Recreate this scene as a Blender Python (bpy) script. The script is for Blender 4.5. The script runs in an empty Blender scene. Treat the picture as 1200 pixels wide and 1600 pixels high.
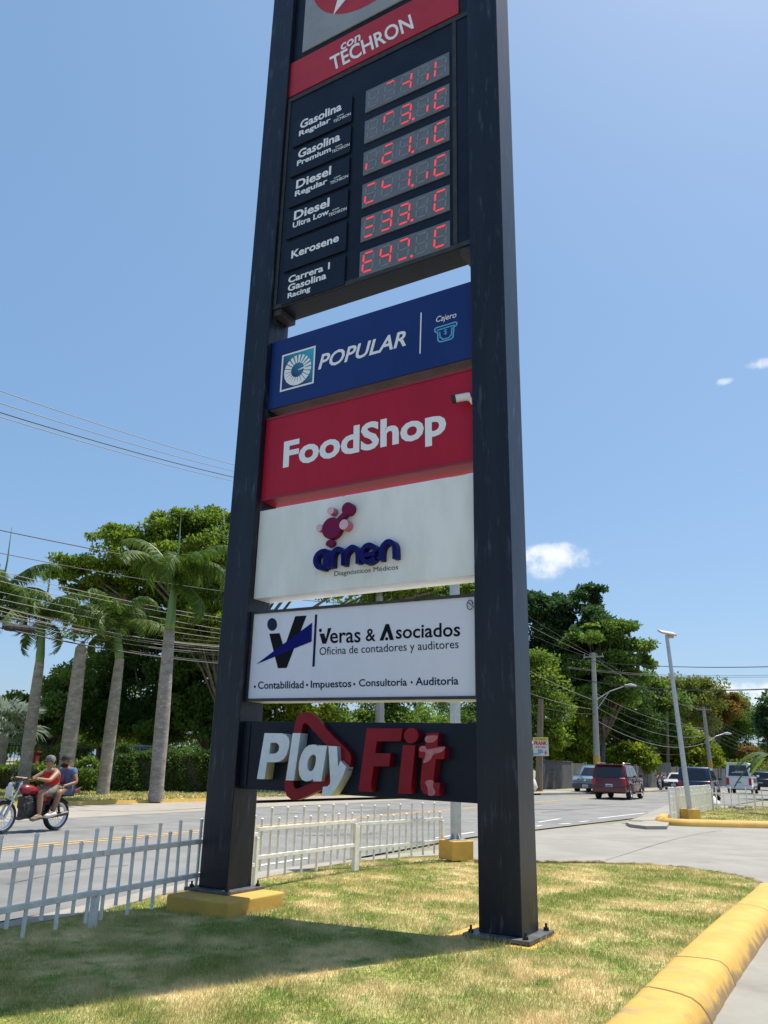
import bpy, bmesh, math, random
import numpy as np
from mathutils import Vector, Matrix
from mathutils.geometry import tessellate_polygon
random.seed(5); RNG = np.random.default_rng(5)
S = bpy.context.scene; COL = S.collection
rad = math.radians

# ------------------------------------------------------------------ camera
FPX = 1238.0; CAMH = 1.42
_v = np.array([90.0, -3860.0]); _d = np.hypot(*_v)
PITCH = math.atan(FPX/_d); ROLL = math.atan2(_v[0], -_v[1])
CF = np.array([0, math.cos(PITCH), math.sin(PITCH)])
_U0 = np.array([0, -math.sin(PITCH), math.cos(PITCH)]); _R0 = np.array([1., 0, 0])
CU = _U0*math.cos(ROLL)-_R0*math.sin(ROLL); CR = _R0*math.cos(ROLL)+_U0*math.sin(ROLL)
CP = np.array([0, 0, CAMH])
cam = bpy.data.cameras.new('camera'); camo = bpy.data.objects.new('camera', cam); COL.objects.link(camo)
camo.matrix_world = Matrix(((CR[0], CU[0], -CF[0], 0), (CR[1], CU[1], -CF[1], 0), (CR[2], CU[2], -CF[2], CAMH), (0, 0, 0, 1)))
cam.sensor_fit = 'VERTICAL'; cam.sensor_height = 24; cam.lens = FPX/1600*24; cam.clip_start = .05; cam.clip_end = 6000
S.camera = camo

# ------------------------------------------------------------------ light
SUN_AZ, SUN_EL = 57.0, 68.0          # clockwise from +Y
sd = Vector((math.sin(rad(SUN_AZ))*math.cos(rad(SUN_EL)), math.cos(rad(SUN_AZ))*math.cos(rad(SUN_EL)), math.sin(rad(SUN_EL))))
sl = bpy.data.lights.new('sun', 'SUN'); sl.energy = 4.6; sl.angle = rad(.53); sl.color = (1, .94, .83)
so = bpy.data.objects.new('sun', sl); COL.objects.link(so); so.rotation_euler = sd.to_track_quat('Z', 'Y').to_euler()
W = bpy.data.worlds.new('World'); S.world = W; W.use_nodes = True
wn = W.node_tree; wn.nodes.clear()
def wnode(t, **k):
    n = wn.nodes.new(t)
    for a, b in k.items(): setattr(n, a, b)
    return n
sky = wnode('ShaderNodeTexSky', sky_type='NISHITA'); sky.sun_disc = False
sky.sun_elevation = rad(SUN_EL); sky.sun_rotation = rad(SUN_AZ)
sky.altitude = 20; sky.air_density = 1.0; sky.dust_density = 1.4; sky.ozone_density = 1.0
bg = wnode('ShaderNodeBackground'); bg.inputs[1].default_value = .117
out = wnode('ShaderNodeOutputWorld')
S.view_settings.view_transform = 'Standard'; S.view_settings.look = 'None'
S.view_settings.exposure = 0.5; S.view_settings.gamma = 1; S.view_settings.use_curve_mapping = False

# ------------------------------------------------------------------ photo measurements -> places
def ray(x, y):
    v = CF*FPX+CR*(x-600)-CU*(y-800); return v/np.linalg.norm(v)
def G(x, y, z=0.0):
    v = ray(x, y); t = (z-CAMH)/v[2]; p = CP+v*t; return Vector((p[0], p[1], z))
def R(x, y, Y):
    v = ray(x, y); p = CP+v*(Y/v[1]); return Vector(p)
AZ = rad(121.3)
ES = np.array([math.sin(AZ), math.cos(AZ), 0]); NB = np.array([math.sin(AZ-math.pi/2), math.cos(AZ-math.pi/2), 0])
SO = np.array([*G(748, 1462, .12)[:2], 0.0])
SIGN_ROT = math.atan2(ES[1], ES[0])
def SP(x, y, d=0.0):
    """point of the sign's plane (d behind the pillars' front) in the sign's own metres"""
    v = ray(x, y); P0 = SO+NB*d; t = ((P0-CP)@NB)/(v@NB); p = CP+v*t
    return float((p-SO)@ES), float(p[2])

# clouds: small cumulus at fixed sky directions
tc = wnode('ShaderNodeTexCoord')
nz = wnode('ShaderNodeTexNoise'); nz.inputs['Scale'].default_value = 30; nz.inputs['Detail'].default_value = 9; nz.inputs['Roughness'].default_value = .62
wn.links.new(tc.outputs['Generated'], nz.inputs['Vector'])
def M_(op, a, b=None, c=None):
    n = wnode('ShaderNodeMath', operation=op)
    for i, v in enumerate((a, b, c)):
        if v is None: continue
        if isinstance(v, (int, float)): n.inputs[i].default_value = v
        else: wn.links.new(v, n.inputs[i])
    return n.outputs[0]
tot = None
for px, py, ax, ay, amt in [(868, 868, .050, .020, .95), (845, 880, .040, .026, .8), (905, 878, .030, .013, .6), (1127, 597, .017, .006, .6), (1190, 568, .022, .008, .5), (1120, 1080, .11, .014, .7), (1180, 1100, .08, .03, .8), (1500, 1050, .12, .03, .8), (-300, 1060, .15, .02, .6), (1800, 900, .09, .03, .8), (-900, 950, .12, .03, .8)]:
    d = ray(px, py) if px < 1200 and px > -1 else ray(px, py)
    sub = wnode('ShaderNodeVectorMath', operation='SUBTRACT'); wn.links.new(tc.outputs['Generated'], sub.inputs[0]); sub.inputs[1].default_value = d
    e = np.cross(d, [0, 0, 1]); e /= np.linalg.norm(e); u = np.cross(e, d)
    dx = wnode('ShaderNodeVectorMath', operation='DOT_PRODUCT'); wn.links.new(sub.outputs[0], dx.inputs[0]); dx.inputs[1].default_value = e/ax
    dz = wnode('ShaderNodeVectorMath', operation='DOT_PRODUCT'); wn.links.new(sub.outputs[0], dz.inputs[0]); dz.inputs[1].default_value = u/ay
    ds = wnode('ShaderNodeVectorMath', operation='DOT_PRODUCT'); wn.links.new(sub.outputs[0], ds.inputs[0]); wn.links.new(sub.outputs[0], ds.inputs[1])
    r2 = M_('ADD', M_('MULTIPLY', dx.outputs['Value'], dx.outputs['Value']), M_('MULTIPLY', dz.outputs['Value'], dz.outputs['Value']))
    near = M_('LESS_THAN', ds.outputs['Value'], .5)
    f = M_('MULTIPLY', M_('SUBTRACT', 1.0, r2), near)
    f = M_('MULTIPLY', M_('MAXIMUM', f, 0.0), amt)
    tot = f if tot is None else M_('MAXIMUM', tot, f)
k = M_('ADD', tot, M_('MULTIPLY', M_('SUBTRACT', nz.outputs['Fac'], .5), 2.6))
gate = M_('GREATER_THAN', tot, 0.0)
ss = wnode('ShaderNodeMapRange', interpolation_type='SMOOTHSTEP'); wn.links.new(k, ss.inputs[0]); ss.inputs[1].default_value = .05; ss.inputs[2].default_value = 1.05
soft = wnode('ShaderNodeMapRange', interpolation_type='SMOOTHSTEP'); wn.links.new(tot, soft.inputs[0]); soft.inputs[1].default_value = 0.0; soft.inputs[2].default_value = .5
cm = M_('MULTIPLY', M_('MULTIPLY', ss.outputs[0], gate), M_('MULTIPLY', soft.outputs[0], .92))
mixc = wnode('ShaderNodeMix', data_type='RGBA'); wn.links.new(cm, mixc.inputs[0]); hz = wnode('ShaderNodeMix', data_type='RGBA'); hz.inputs[0].default_value = .5; wn.links.new(sky.outputs[0], hz.inputs[6]); hz.inputs[7].default_value = (1.25, 2.65, 4.6, 1); wn.links.new(hz.outputs[2], mixc.inputs[6]); mixc.inputs[7].default_value = (6.2, 6.4, 6.6, 1)
wn.links.new(mixc.outputs[2], bg.inputs[0]); wn.links.new(bg.outputs[0], out.inputs[0])

# ------------------------------------------------------------------ materials
MATS = {}
def mat(name, c, c2=None, rough=.6, scale=8, metal=0, bump=0, bscale=None, lo=.35, hi=.65, detail=6, space='Object', emit=0, coat=0, stretch=None, c3=None, s3=1, lo3=.5, hi3=.6, spec=.5):
    if name in MATS: return MATS[name]
    m = bpy.data.materials.new(name); m.use_nodes = True; nt = m.node_tree; b = nt.nodes['Principled BSDF']
    b.inputs['Roughness'].default_value = rough; b.inputs['Metallic'].default_value = metal
    b.inputs['Specular IOR Level'].default_value = spec
    if coat: b.inputs['Coat Weight'].default_value = coat; b.inputs['Coat Roughness'].default_value = .08
    c = (*c, 1); b.inputs['Base Color'].default_value = c
    if c2 or bump or c3:
        if space == 'World':
            g = nt.nodes.new('ShaderNodeNewGeometry'); src = g.outputs['Position']
        else:
            t = nt.nodes.new('ShaderNodeTexCoord'); src = t.outputs['Object']
        if stretch:
            mp = nt.nodes.new('ShaderNodeMapping'); mp.inputs['Scale'].default_value = stretch; nt.links.new(src, mp.inputs[0]); src = mp.outputs[0]
        last = None
        def noise(sc, det=detail):
            n = nt.nodes.new('ShaderNodeTexNoise'); n.inputs['Scale'].default_value = sc; n.inputs['Detail'].default_value = det; n.inputs['Roughness'].default_value = .62
            nt.links.new(src, n.inputs['Vector']); return n
        def ramp(n, a, bb):
            r = nt.nodes.new('ShaderNodeMapRange'); r.interpolation_type = 'SMOOTHSTEP'; nt.links.new(n.outputs['Fac'], r.inputs[0]); r.inputs[1].default_value = a; r.inputs[2].default_value = bb; return r.outputs[0]
        if c2:
            mx = nt.nodes.new('ShaderNodeMix'); mx.data_type = 'RGBA'; nt.links.new(ramp(noise(scale), lo, hi), mx.inputs[0]); mx.inputs[6].default_value = c; mx.inputs[7].default_value = (*c2, 1)
            last = mx.outputs[2]
        if c3:
            mx = nt.nodes.new('ShaderNodeMix'); mx.data_type = 'RGBA'; nt.links.new(ramp(noise(s3), lo3, hi3), mx.inputs[0])
            if last: nt.links.new(last, mx.inputs[6])
            else: mx.inputs[6].default_value = c
            mx.inputs[7].default_value = (*c3, 1); last = mx.outputs[2]
        if last: nt.links.new(last, b.inputs['Base Color'])
        if bump:
            bp = nt.nodes.new('ShaderNodeBump'); bp.inputs['Strength'].default_value = bump; bp.inputs['Distance'].default_value = .01
            nt.links.new(noise(bscale or scale*4).outputs['Fac'], bp.inputs['Height']); nt.links.new(bp.outputs[0], b.inputs['Normal'])
    if emit: b.inputs['Emission Color'].default_value = c; b.inputs['Emission Strength'].default_value = emit
    MATS[name] = m; return m
def leaf_mat(name, c1, c2, trans=.4):
    """two leaf colours mixed leaf by leaf; thin leaves let light through"""
    m = bpy.data.materials.new(name); m.use_nodes = True; nt = m.node_tree; b = nt.nodes['Principled BSDF']
    at = nt.nodes.new('ShaderNodeAttribute'); at.attribute_name = 'tint'
    mx = nt.nodes.new('ShaderNodeMix'); mx.data_type = 'RGBA'; nt.links.new(at.outputs['Fac'], mx.inputs[0]); mx.inputs[6].default_value = (*c1, 1); mx.inputs[7].default_value = (*c2, 1)
    nt.links.new(mx.outputs[2], b.inputs['Base Color']); b.inputs['Roughness'].default_value = .55; b.inputs['Specular IOR Level'].default_value = .2
    tr = nt.nodes.new('ShaderNodeBsdfTranslucent')
    hs = nt.nodes.new('ShaderNodeHueSaturation'); hs.inputs['Value'].default_value = 1.5; hs.inputs['Saturation'].default_value = 1.1; nt.links.new(mx.outputs[2], hs.inputs['Color']); nt.links.new(hs.outputs[0], tr.inputs[0])
    ms = nt.nodes.new('ShaderNodeMixShader'); ms.inputs[0].default_value = trans
    nt.links.new(b.outputs[0], ms.inputs[1]); nt.links.new(tr.outputs[0], ms.inputs[2]); nt.links.new(ms.outputs[0], nt.nodes['Material Output'].inputs[0])
    return m

asphalt = mat('asphalt', (.19, .187, .18), (.235, .23, .22), .92, 1.1, bump=.5, bscale=90, space='World', c3=(.15, .147, .14), s3=.35, lo3=.5, hi3=.68)
asphalt_patch = mat('asphalt_patch', (.14, .138, .135), (.17, .167, .16), .92, 2, bump=.5, bscale=90, space='World')
concrete = mat('concrete_paving', (.255, .24, .21), (.30, .285, .25), .9, .9, bump=.3, bscale=60, space='World', c3=(.21, .195, .165), s3=.5, lo3=.55, hi3=.75)
concrete_dirty = mat('concrete_dusty', (.30, .27, .225), (.35, .32, .27), .95, 1.3, bump=.4, bscale=40, space='World', c3=(.20, .18, .15), s3=2.2, lo3=.6, hi3=.75)
concrete_raw = mat('concrete_cast', (.34, .33, .31), (.27, .26, .245), .9, 3, bump=.4, bscale=40)
soil = mat('soil', (.13, .095, .06), (.20, .15, .10), .97, 5, bump=.8, bscale=60, space='World')
dirt = mat('dirt_ground', (.30, .26, .20), (.18, .19, .10), .97, .6, bump=.5, bscale=20, space='World')
yellow_p = mat('yellow_paint', (.61, .375, .075), (.54, .32, .06), .7, 4, bump=.35, bscale=26, space='World', c3=(.36, .25, .12), s3=2.6, lo3=.56, hi3=.74)
yellow_line = mat('road_yellow', (.58, .38, .12), (.24, .21, .15), .85, 6, space='World', lo=.5, hi=.66)
white_line = mat('road_white', (.62, .62, .60), (.30, .30, .29), .85, 7, space='World', lo=.5, hi=.68)
white_p = mat('white_fence_paint', (.80, .77, .72), (.66, .63, .58), .5, 9, bump=.15, bscale=40, space='World', c3=(.33, .22, .14), s3=14, lo3=.72, hi3=.78)
navy_steel = mat('navy_steel_paint', (.007, .009, .017), (.012, .016, .028), .33, 3.0, bump=.12, bscale=24, stretch=(1, 1, .16), c3=(.05, .062, .09), s3=16, lo3=.54, hi3=.76, lo=.4, hi=.7, spec=.32)
cab_mat = mat('cabinet_paint', (.006, .009, .020), (.010, .014, .027), .4, 2.5, bump=.06, bscale=20, spec=.22)
dark_metal = mat('dark_metal', (.03, .03, .032), (.05, .048, .045), .5, 14, metal=.3)
plate_steel = mat('base_plate_steel', (.14, .145, .15), (.08, .08, .082), .5, 10, metal=.3, bump=.3, c3=(.16, .09, .05), s3=9, lo3=.6, hi3=.72)
bolt_mat = mat('rusty_bolt', (.035, .026, .022), (.06, .04, .03), .7, 30, metal=.4)
galv = mat('galvanised_steel', (.42, .44, .46), (.50, .52, .54), .45, 12, metal=.5)
black = mat('black_rubber', (.015, .015, .016), (.03, .03, .03), .75, 20)
bark = mat('tree_bark', (.12, .09, .065), (.20, .16, .12), .95, 4, bump=1, bscale=18)
palm_bark = mat('palm_bark', (.30, .27, .235), (.19, .17, .145), .92, 3, bump=.5, bscale=14, stretch=(1, 1, 2.2), c3=(.42, .40, .36), s3=5, lo3=.55, hi3=.7)
crownshaft = mat('palm_green_shaft', (.09, .17, .045), (.14, .24, .07), .45, 2, stretch=(3, 3, .4))
cable_mat = mat('cable_black', (.012, .012, .013), rough=.6)
cable_grey = mat('cable_weathered', (.22, .21, .20), rough=.6)
WHITE_PRINT = (.84, .84, .86)

# ------------------------------------------------------------------ objects and meshes
def link(o, parent=None):
    COL.objects.link(o)
    if parent is not None: o.parent = parent
    return o
def tag(o, label=None, cat=None, group=None, kind=None):
    if label: o['label'] = label
    if cat: o['category'] = cat
    if group: o['group'] = group
    if kind: o['kind'] = kind
    return o
def empty(name, loc=(0, 0, 0), rz=0, label=None, cat=None, group=None):
    o = bpy.data.objects.new(name, None); o.empty_display_size = .2; link(o); o.location = loc; o.rotation_euler = (0, 0, rz)
    return tag(o, label, cat, group)
class MB:
    def __init__(s): s.v = []; s.f = []; s.m = []
    def add(s, vs, fs, m=0):
        o = len(s.v); s.v += [tuple(p) for p in vs]; s.f += [tuple(i+o for i in f) for f in fs]; s.m += [m]*len(fs); return s
    def box(s, c, d, m=0, rz=0, rot=None, top=1.0):
        x, y, z = d[0]/2, d[1]/2, d[2]/2
        vs = [Vector((sx*x*(top if sz > 0 else 1), sy*y*(top if sz > 0 else 1), sz*z)) for sz in (-1, 1) for sx, sy in ((-1, -1), (1, -1), (1, 1), (-1, 1))]
        if rot is not None: vs = [rot @ v for v in vs]
        elif rz: vs = [Matrix.Rotation(rz, 3, 'Z') @ v for v in vs]
        c = Vector(c); vs = [v+c for v in vs]
        return s.add(vs, [(3, 2, 1, 0), (4, 5, 6, 7), (0, 1, 5, 4), (1, 2, 6, 5), (2, 3, 7, 6), (3, 0, 4, 7)], m)
    def tube(s, pts, r, n=8, m=0, cap=True):
        pts = [Vector(p) for p in pts]; rs = r if isinstance(r, (list, tuple)) else [r]*len(pts)
        vs = []; up = None
        for i, p in enumerate(pts):
            t = (pts[min(i+1, len(pts)-1)]-pts[max(i-1, 0)]).normalized()
            if up is None: up = Vector((0, 0, 1)) if abs(t.z) < .9 else Vector((1, 0, 0))
            a = (up-t*up.dot(t)).normalized(); b = t.cross(a); up = a
            vs += [p+(a*math.cos(2*math.pi*k/n)+b*math.sin(2*math.pi*k/n))*rs[i] for k in range(n)]
        fs = [(i*n+k, i*n+(k+1) % n, (i+1)*n+(k+1) % n, (i+1)*n+k) for i in range(len(pts)-1) for k in range(n)]
        if cap: fs += [tuple(range(n-1, -1, -1)), tuple((len(pts)-1)*n+k for k in range(n))]
        return s.add(vs, fs, m)
    def poly(s, pts, m=0):
        return s.add(pts, [tuple(range(len(pts)))], m)
    def prism(s, pts2, to3, m=0):
        """pts2 polygon; to3(p, k) gives 3-D point for k = 0 (front) or 1 (back)"""
        n = len(pts2); vs = [to3(p, 0) for p in pts2]+[to3(p, 1) for p in pts2]
        tri = tessellate_polygon([[Vector((p[0], p[1], 0)) for p in pts2]])
        fs = [tuple(t) for t in tri]+[tuple(n+i for i in reversed(t)) for t in tri]+[(i, i+n, (i+1) % n+n, (i+1) % n) for i in range(n)]
        return s.add(vs, fs, m)
    def lathe(s, prof, c=(0, 0, 0), n=20, axis='z', m=0):
        vs = []
        for r, h in prof:
            for k in range(n):
                a = 2*math.pi*k/n; x, y = r*math.cos(a), r*math.sin(a)
                p = {'z': (x, y, h), 'y': (x, h, y), 'x': (h, x, y)}[axis]
                vs.append(Vector(p)+Vector(c))
        fs = [(i*n+k, i*n+(k+1) % n, (i+1)*n+(k+1) % n, (i+1)*n+k) for i in range(len(prof)-1) for k in range(n)]
        return s.add(vs, fs, m)
    def build(s, name, mats, parent=None, bevel=0, smooth=False, seg=2, fixn=True):
        me = bpy.data.meshes.new(name); me.from_pydata([tuple(v) for v in s.v], [], s.f)
        if not isinstance(mats, (list, tuple)): mats = [mats]
        for m in mats: me.materials.append(m)
        if len(mats) > 1: me.polygons.foreach_set('material_index', s.m)
        if bevel or fixn:
            bm = bmesh.new(); bm.from_mesh(me)
            if fixn: bmesh.ops.recalc_face_normals(bm, faces=bm.faces)
            if bevel:
                es = [e for e in bm.edges if len(e.link_faces) == 2 and e.calc_face_angle(0) > .6]
                bmesh.ops.bevel(bm, geom=es, offset=bevel, segments=seg, affect='EDGES', profile=.5)
            bm.to_mesh(me); bm.free()
        if smooth: me.shade_smooth()
        return link(bpy.data.objects.new(name, me), parent)
def smooth_auto(o, ang=35):
    me = o.data; me.shade_smooth()
    bm = bmesh.new(); bm.from_mesh(me)
    for e in bm.edges:
        if len(e.link_faces) == 2 and e.calc_face_angle(0) > rad(ang): e.smooth = False
    bm.to_mesh(me); bm.free(); return o
def dup(o, parent=None):
    c = o.copy(); COL.objects.link(c); c.parent = parent
    for ch in list(o.children): dup(ch, c)
    return c
def evaluate(o):
    dg = bpy.context.evaluated_depsgraph_get(); me = bpy.data.meshes.new_from_object(o.evaluated_get(dg)); bpy.data.objects.remove(o); return me
def flat(name, pts, z, m, parent=None, thick=0):
    """a sheet from an outline of (x, y) points, with a skirt when it has thickness"""
    mb = MB(); P = [(p[0], p[1]) for p in pts]
    tri = tessellate_polygon([[Vector((*p, 0)) for p in P]])
    mb.add([(x, y, z) for x, y in P], [tuple(t) for t in tri])
    if thick:
        n = len(P); mb.add([(x, y, z) for x, y in P]+[(x, y, z-thick) for x, y in P], [(i, (i+1) % n, (i+1) % n+n, i+n) for i in range(n)])
    o = mb.build(name, m, parent, fixn=False)
    bm = bmesh.new(); bm.from_mesh(o.data); bmesh.ops.remove_doubles(bm, verts=bm.verts, dist=1e-5); bmesh.ops.recalc_face_normals(bm, faces=bm.faces)
    if sum(f.normal.z*f.calc_area() for f in bm.faces) < 0: bmesh.ops.reverse_faces(bm, faces=bm.faces)
    bm.to_mesh(o.data); bm.free()
    return o
def struct(o): o['kind'] = 'structure'; return o
def catmull(pts, k=6, closed=False):
    P = [np.array(p, float) for p in pts]; n = len(P); res = []
    for i in range(n if closed else n-1):
        a, b, c, d = (P[(i-1) % n], P[i], P[(i+1) % n], P[(i+2) % n]) if closed else (P[max(i-1, 0)], P[i], P[i+1], P[min(i+2, n-1)])
        for j in range(k):
            t = j/k; res.append(.5*((2*b)+(-a+c)*t+(2*a-5*b+4*c-d)*t*t+(-a+3*b-3*c+d)*t**3))
    if not closed: res.append(P[-1])
    return [tuple(p) for p in res]

# ================================================================== GROUND
road_dir = Vector((math.sin(rad(28.6)), math.cos(rad(28.6)), 0)); road_n = Vector((-road_dir.y, road_dir.x, 0))
struct(flat('ground', [(-900, -300), (900, -300), (900, 2500), (-900, 2500)], -.03, dirt))
YC = G(317, 1299)     # on the yellow centre line
def road_pt(s, w): p = YC+road_dir*s+road_n*w; return (p.x, p.y)
struct(flat('road', [road_pt(-90, -5.6), road_pt(-30, -5.6), road_pt(3, -5.0), road_pt(20, -7), road_pt(60, -9.5), road_pt(400, -9.5), road_pt(400, 5.0), road_pt(-90, 5.0)], 0, asphalt))
for i in range(5):
    s0 = -9+i*15+random.uniform(-3, 3); w0 = random.uniform(-3.5, 2)
    struct(flat('road_patch', [road_pt(s0+random.uniform(-.2, .2), w0), road_pt(s0+3.5, w0+.1), road_pt(s0+3.3, w0+1.2), road_pt(s0, w0+1.1)], .002, asphalt_patch))
shoulder_pts = [road_pt(-90, 4.9), road_pt(140, 4.9), road_pt(140, 8.5), road_pt(62, 8.2)]+[(p.x, p.y) for p in (G(850, 1240), G(700, 1243.5), G(500, 1248), G(322, 1252), G(110, 1258), G(0, 1261))]+[road_pt(-24, 10.5), road_pt(-90, 11)]
struct(flat('concrete_shoulder', shoulder_pts, .004, concrete_dirty))
# lane markings
def dash(a, b, w, m=white_line, z=.006, name='lane_mark'):
    a, b = Vector(a), Vector(b); t = (b-a).normalized(); n = Vector((-t.y, t.x, 0))*w/2
    return struct(flat(name, [(a-n)[:2], (b-n)[:2], (b+n)[:2], (a+n)[:2]], z, m))
for off in (-.13, .13):
    dash(YC+road_dir*-60+road_n*off, YC+road_dir*160+road_n*off, .11, yellow_line, .006, 'yellow_centre_line')
for a, b in (((838, 1291.5), (846, 1290)), ((874, 1288), (892, 1286.5)), ((905, 1284.5), (920, 1283)), ((934, 1279), (1007, 1270.5)), ((1015, 1269.5), (1024, 1268.5)), ((1032, 1267.3), (1040, 1266.5)), ((1050, 1265.3), (1062, 1264))):
    dash(G(*a), G(*b), .13)
for s_ in range(-26, 14, 7):
    p = YC+road_dir*s_+road_n*-4.55; dash(p, p+road_dir*2.2, .11)
for s_ in range(30, 130, 9):
    p = YC+road_dir*s_+road_n*4.3; dash(p, p+road_dir*3, .11)

def xy(*pix, z=0.0): return [tuple(G(x, y, z)[:2]) for x, y in pix]
# driveway concrete to the right and under the photographer
drive = xy((742, 1316), (800, 1304), (870, 1296), (950, 1287.5), (1000, 1278), (1040, 1271))+[(30, 52), (60, 60), (60, -20), (-.2, -20), (.4, -2)]
drive = xy((700, 1322), (800, 1305), (870, 1297), (950, 1289), (985, 1283))+[(13, 38), (60, 60), (60, -20), (-3, -20), (-3, 3), (0, 12)]
struct(flat('driveway', drive, .008, concrete))
joint_m = mat('joint_dark', (.10, .09, .075), rough=.95)
def crack(pix, w, m=joint_m, z=.0105, name='paving_joint'):
    P = catmull([tuple(G(x, y)[:2]) for x, y in pix], 6); L = []; Rr = []
    for i, p in enumerate(P):
        a = np.array(P[max(i-1, 0)]); b = np.array(P[min(i+1, len(P)-1)]); t = (b-a)/np.linalg.norm(b-a); n = np.array([-t[1], t[0]])*w*(.6+.8*random.random())/2
        L.append(tuple(np.array(p)+n)); Rr.append(tuple(np.array(p)-n))
    struct(flat(name, L+Rr[::-1], z, m))
crack([(947, 1345), (1040, 1316), (1090, 1304), (1128, 1298)], .02)
crack([(842, 1312), (960, 1311), (1080, 1306), (1200, 1310)], .012)

oil = mat('oil_stain', (.10, .097, .09), (.17, .165, .155), .8, 5, space='World')
for i in range(7):
    c_ = YC+road_dir*(-9+i*5.2)+road_n*random.choice((-2.6, 2.4, -2.2)); n_ = 14
    struct(flat('oil_stain', [(c_.x+math.cos(k*.449)*random.uniform(.12, .3)*(1+i % 3)+road_dir.x*math.cos(k*.449)*.5, c_.y+math.sin(k*.449)*random.uniform(.12, .3)+road_dir.y*math.cos(k*.449)*.5) for k in range(n_)], .0035+.0002*i, oil))
for pix, w_ in (([(60, 1296), (200, 1290), (330, 1281)], .03), ([(400, 1300), (520, 1306), (640, 1296), (735, 1299)], .025), ([(845, 1270), (940, 1262), (1010, 1260)], .05), ([(10, 1382), (120, 1360), (200, 1352)], .02)): crack(pix, w_, z=.0045, name='road_crack')
for pix, w_ in (([(120, 1266), (230, 1268), (330, 1262)], .05), ([(400, 1262), (560, 1256), (700, 1257)], .05), ([(880, 1330), (960, 1336), (1060, 1332), (1190, 1340)], .008)): crack(pix, w_, z=.0105)

# sidewalk strip beside the fence
GR_BACK = [(0, 1453), (158, 1425), (255, 1399), (330, 1385), (400, 1375), (500, 1356), (560, 1347), (640, 1340), (693, 1337), (742, 1343)]
gz = .10
def GLw(x, y):
    z = .1
    for _ in range(6): p = G(x, y, z); z = .10+.022*max(-4.2, min(0, (p.x-SO[0])*ES[0]+(p.y-SO[1])*ES[1]))
    return p
gb = [tuple(GLw(x, y)[:2]) for x, y in GR_BACK]
d0 = Vector((gb[0][0]-gb[1][0], gb[0][1]-gb[1][1])).normalized()
far_l = (gb[0][0]+d0.x*9, gb[0][1]+d0.y*9)
nearedge = xy((0, 1432), (110, 1410), (210, 1388), (300, 1370), (400, 1356), (500, 1342), (600, 1331), (700, 1321), z=.08)
ne0 = (nearedge[0][0]-(nearedge[1][0]-nearedge[0][0])*9, nearedge[0][1]-(nearedge[1][1]-nearedge[0][1])*9)
struct(flat('sidewalk', [far_l]+gb+nearedge[::-1]+[ne0], .08, concrete_dirty, thick=.12))
# lawn of the near island
RIM = [(742, 1343), (830, 1345), (900, 1346), (1000, 1350), (1060, 1355), (1110, 1361), (1150, 1368), (1180, 1377), (1187, 1385)]
KERB = [(1187, 1387), (1170, 1403), (1125, 1440), (1060, 1500), (1010, 1550), (960, 1600)]
rim = [tuple(G(x, y, gz)[:2]) for x, y in RIM]; kin = [tuple(G(x, y, gz)[:2]) for x, y in KERB]
kd = Vector((kin[-1][0]-kin[-2][0], kin[-1][1]-kin[-2][1])).normalized()
kin += [(kin[-1][0]+kd.x*2.2, kin[-1][1]+kd.y*2.2), (kin[-1][0]+kd.x*6, kin[-1][1]+kd.y*7)]
lawn_poly = gb+rim[1:]+kin+[(-4.5, -3.5), (-8.5, -1.5), far_l]
def grass_color(nt, b):
    g = nt.nodes.new('ShaderNodeNewGeometry')
    def noise(sc, det=5):
        n = nt.nodes.new('ShaderNodeTexNoise'); n.inputs['Scale'].default_value = sc; n.inputs['Detail'].default_value = det; nt.links.new(g.outputs['Position'], n.inputs['Vector']); return n.outputs['Fac']
    def mr(x, a, c_):
        r = nt.nodes.new('ShaderNodeMapRange'); nt.links.new(x, r.inputs[0]); r.inputs[1].default_value = a; r.inputs[2].default_value = c_; return r.outputs[0]
    def mix(f, a, c_):
        mx = nt.nodes.new('ShaderNodeMix'); mx.data_type = 'RGBA'; nt.links.new(f, mx.inputs[0])
        for i, q in ((6, a), (7, c_)):
            if isinstance(q, tuple): mx.inputs[i].default_value = (*q, 1)
            else: nt.links.new(q, mx.inputs[i])
        return mx.outputs[2]
    green = mix(mr(noise(9), .35, .65), (.18, .235, .05), (.31, .345, .085))
    dry = mix(mr(noise(14), .35, .65), (.62, .48, .23), (.80, .66, .37))
    base = mix(mr(noise(1.3, 9), .38, .60), dry, green)
    base = mix(mr(noise(38, 3), .50, .68), base, (.62, .51, .23))
    base = mix(mr(noise(5, 4), .52, .70), base, (.20, .29, .06))
    return base
gm = bpy.data.materials.new('grass_blades'); gm.use_nodes = True; _b = gm.node_tree.nodes['Principled BSDF']
gc = grass_color(gm.node_tree, _b); gm.node_tree.links.new(gc, _b.inputs['Base Color']); _b.inputs['Roughness'].default_value = .65; _b.inputs['Specular IOR Level'].default_value = .3
_t = gm.node_tree.nodes.new('ShaderNodeBsdfTranslucent'); gm.node_tree.links.new(gc, _t.inputs[0]); _ms = gm.node_tree.nodes.new('ShaderNodeMixShader'); _ms.inputs[0].default_value = .3
gm.node_tree.links.new(_b.outputs[0], _ms.inputs[1]); gm.node_tree.links.new(_t.outputs[0], _ms.inputs[2]); gm.node_tree.links.new(_ms.outputs[0], gm.node_tree.nodes['Material Output'].inputs[0])
gbm = bpy.data.materials.new('lawn_base'); gbm.use_nodes = True; _b = gbm.node_tree.nodes['Principled BSDF']
gc = grass_color(gbm.node_tree, _b); gbm.node_tree.links.new(gc, _b.inputs['Base Color']); _b.inputs['Roughness'].default_value = .95; _b.inputs['Specular IOR Level'].default_value = .1
_n = gbm.node_tree.nodes.new('ShaderNodeTexNoise'); _n.inputs['Scale'].default_value = 120
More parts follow.
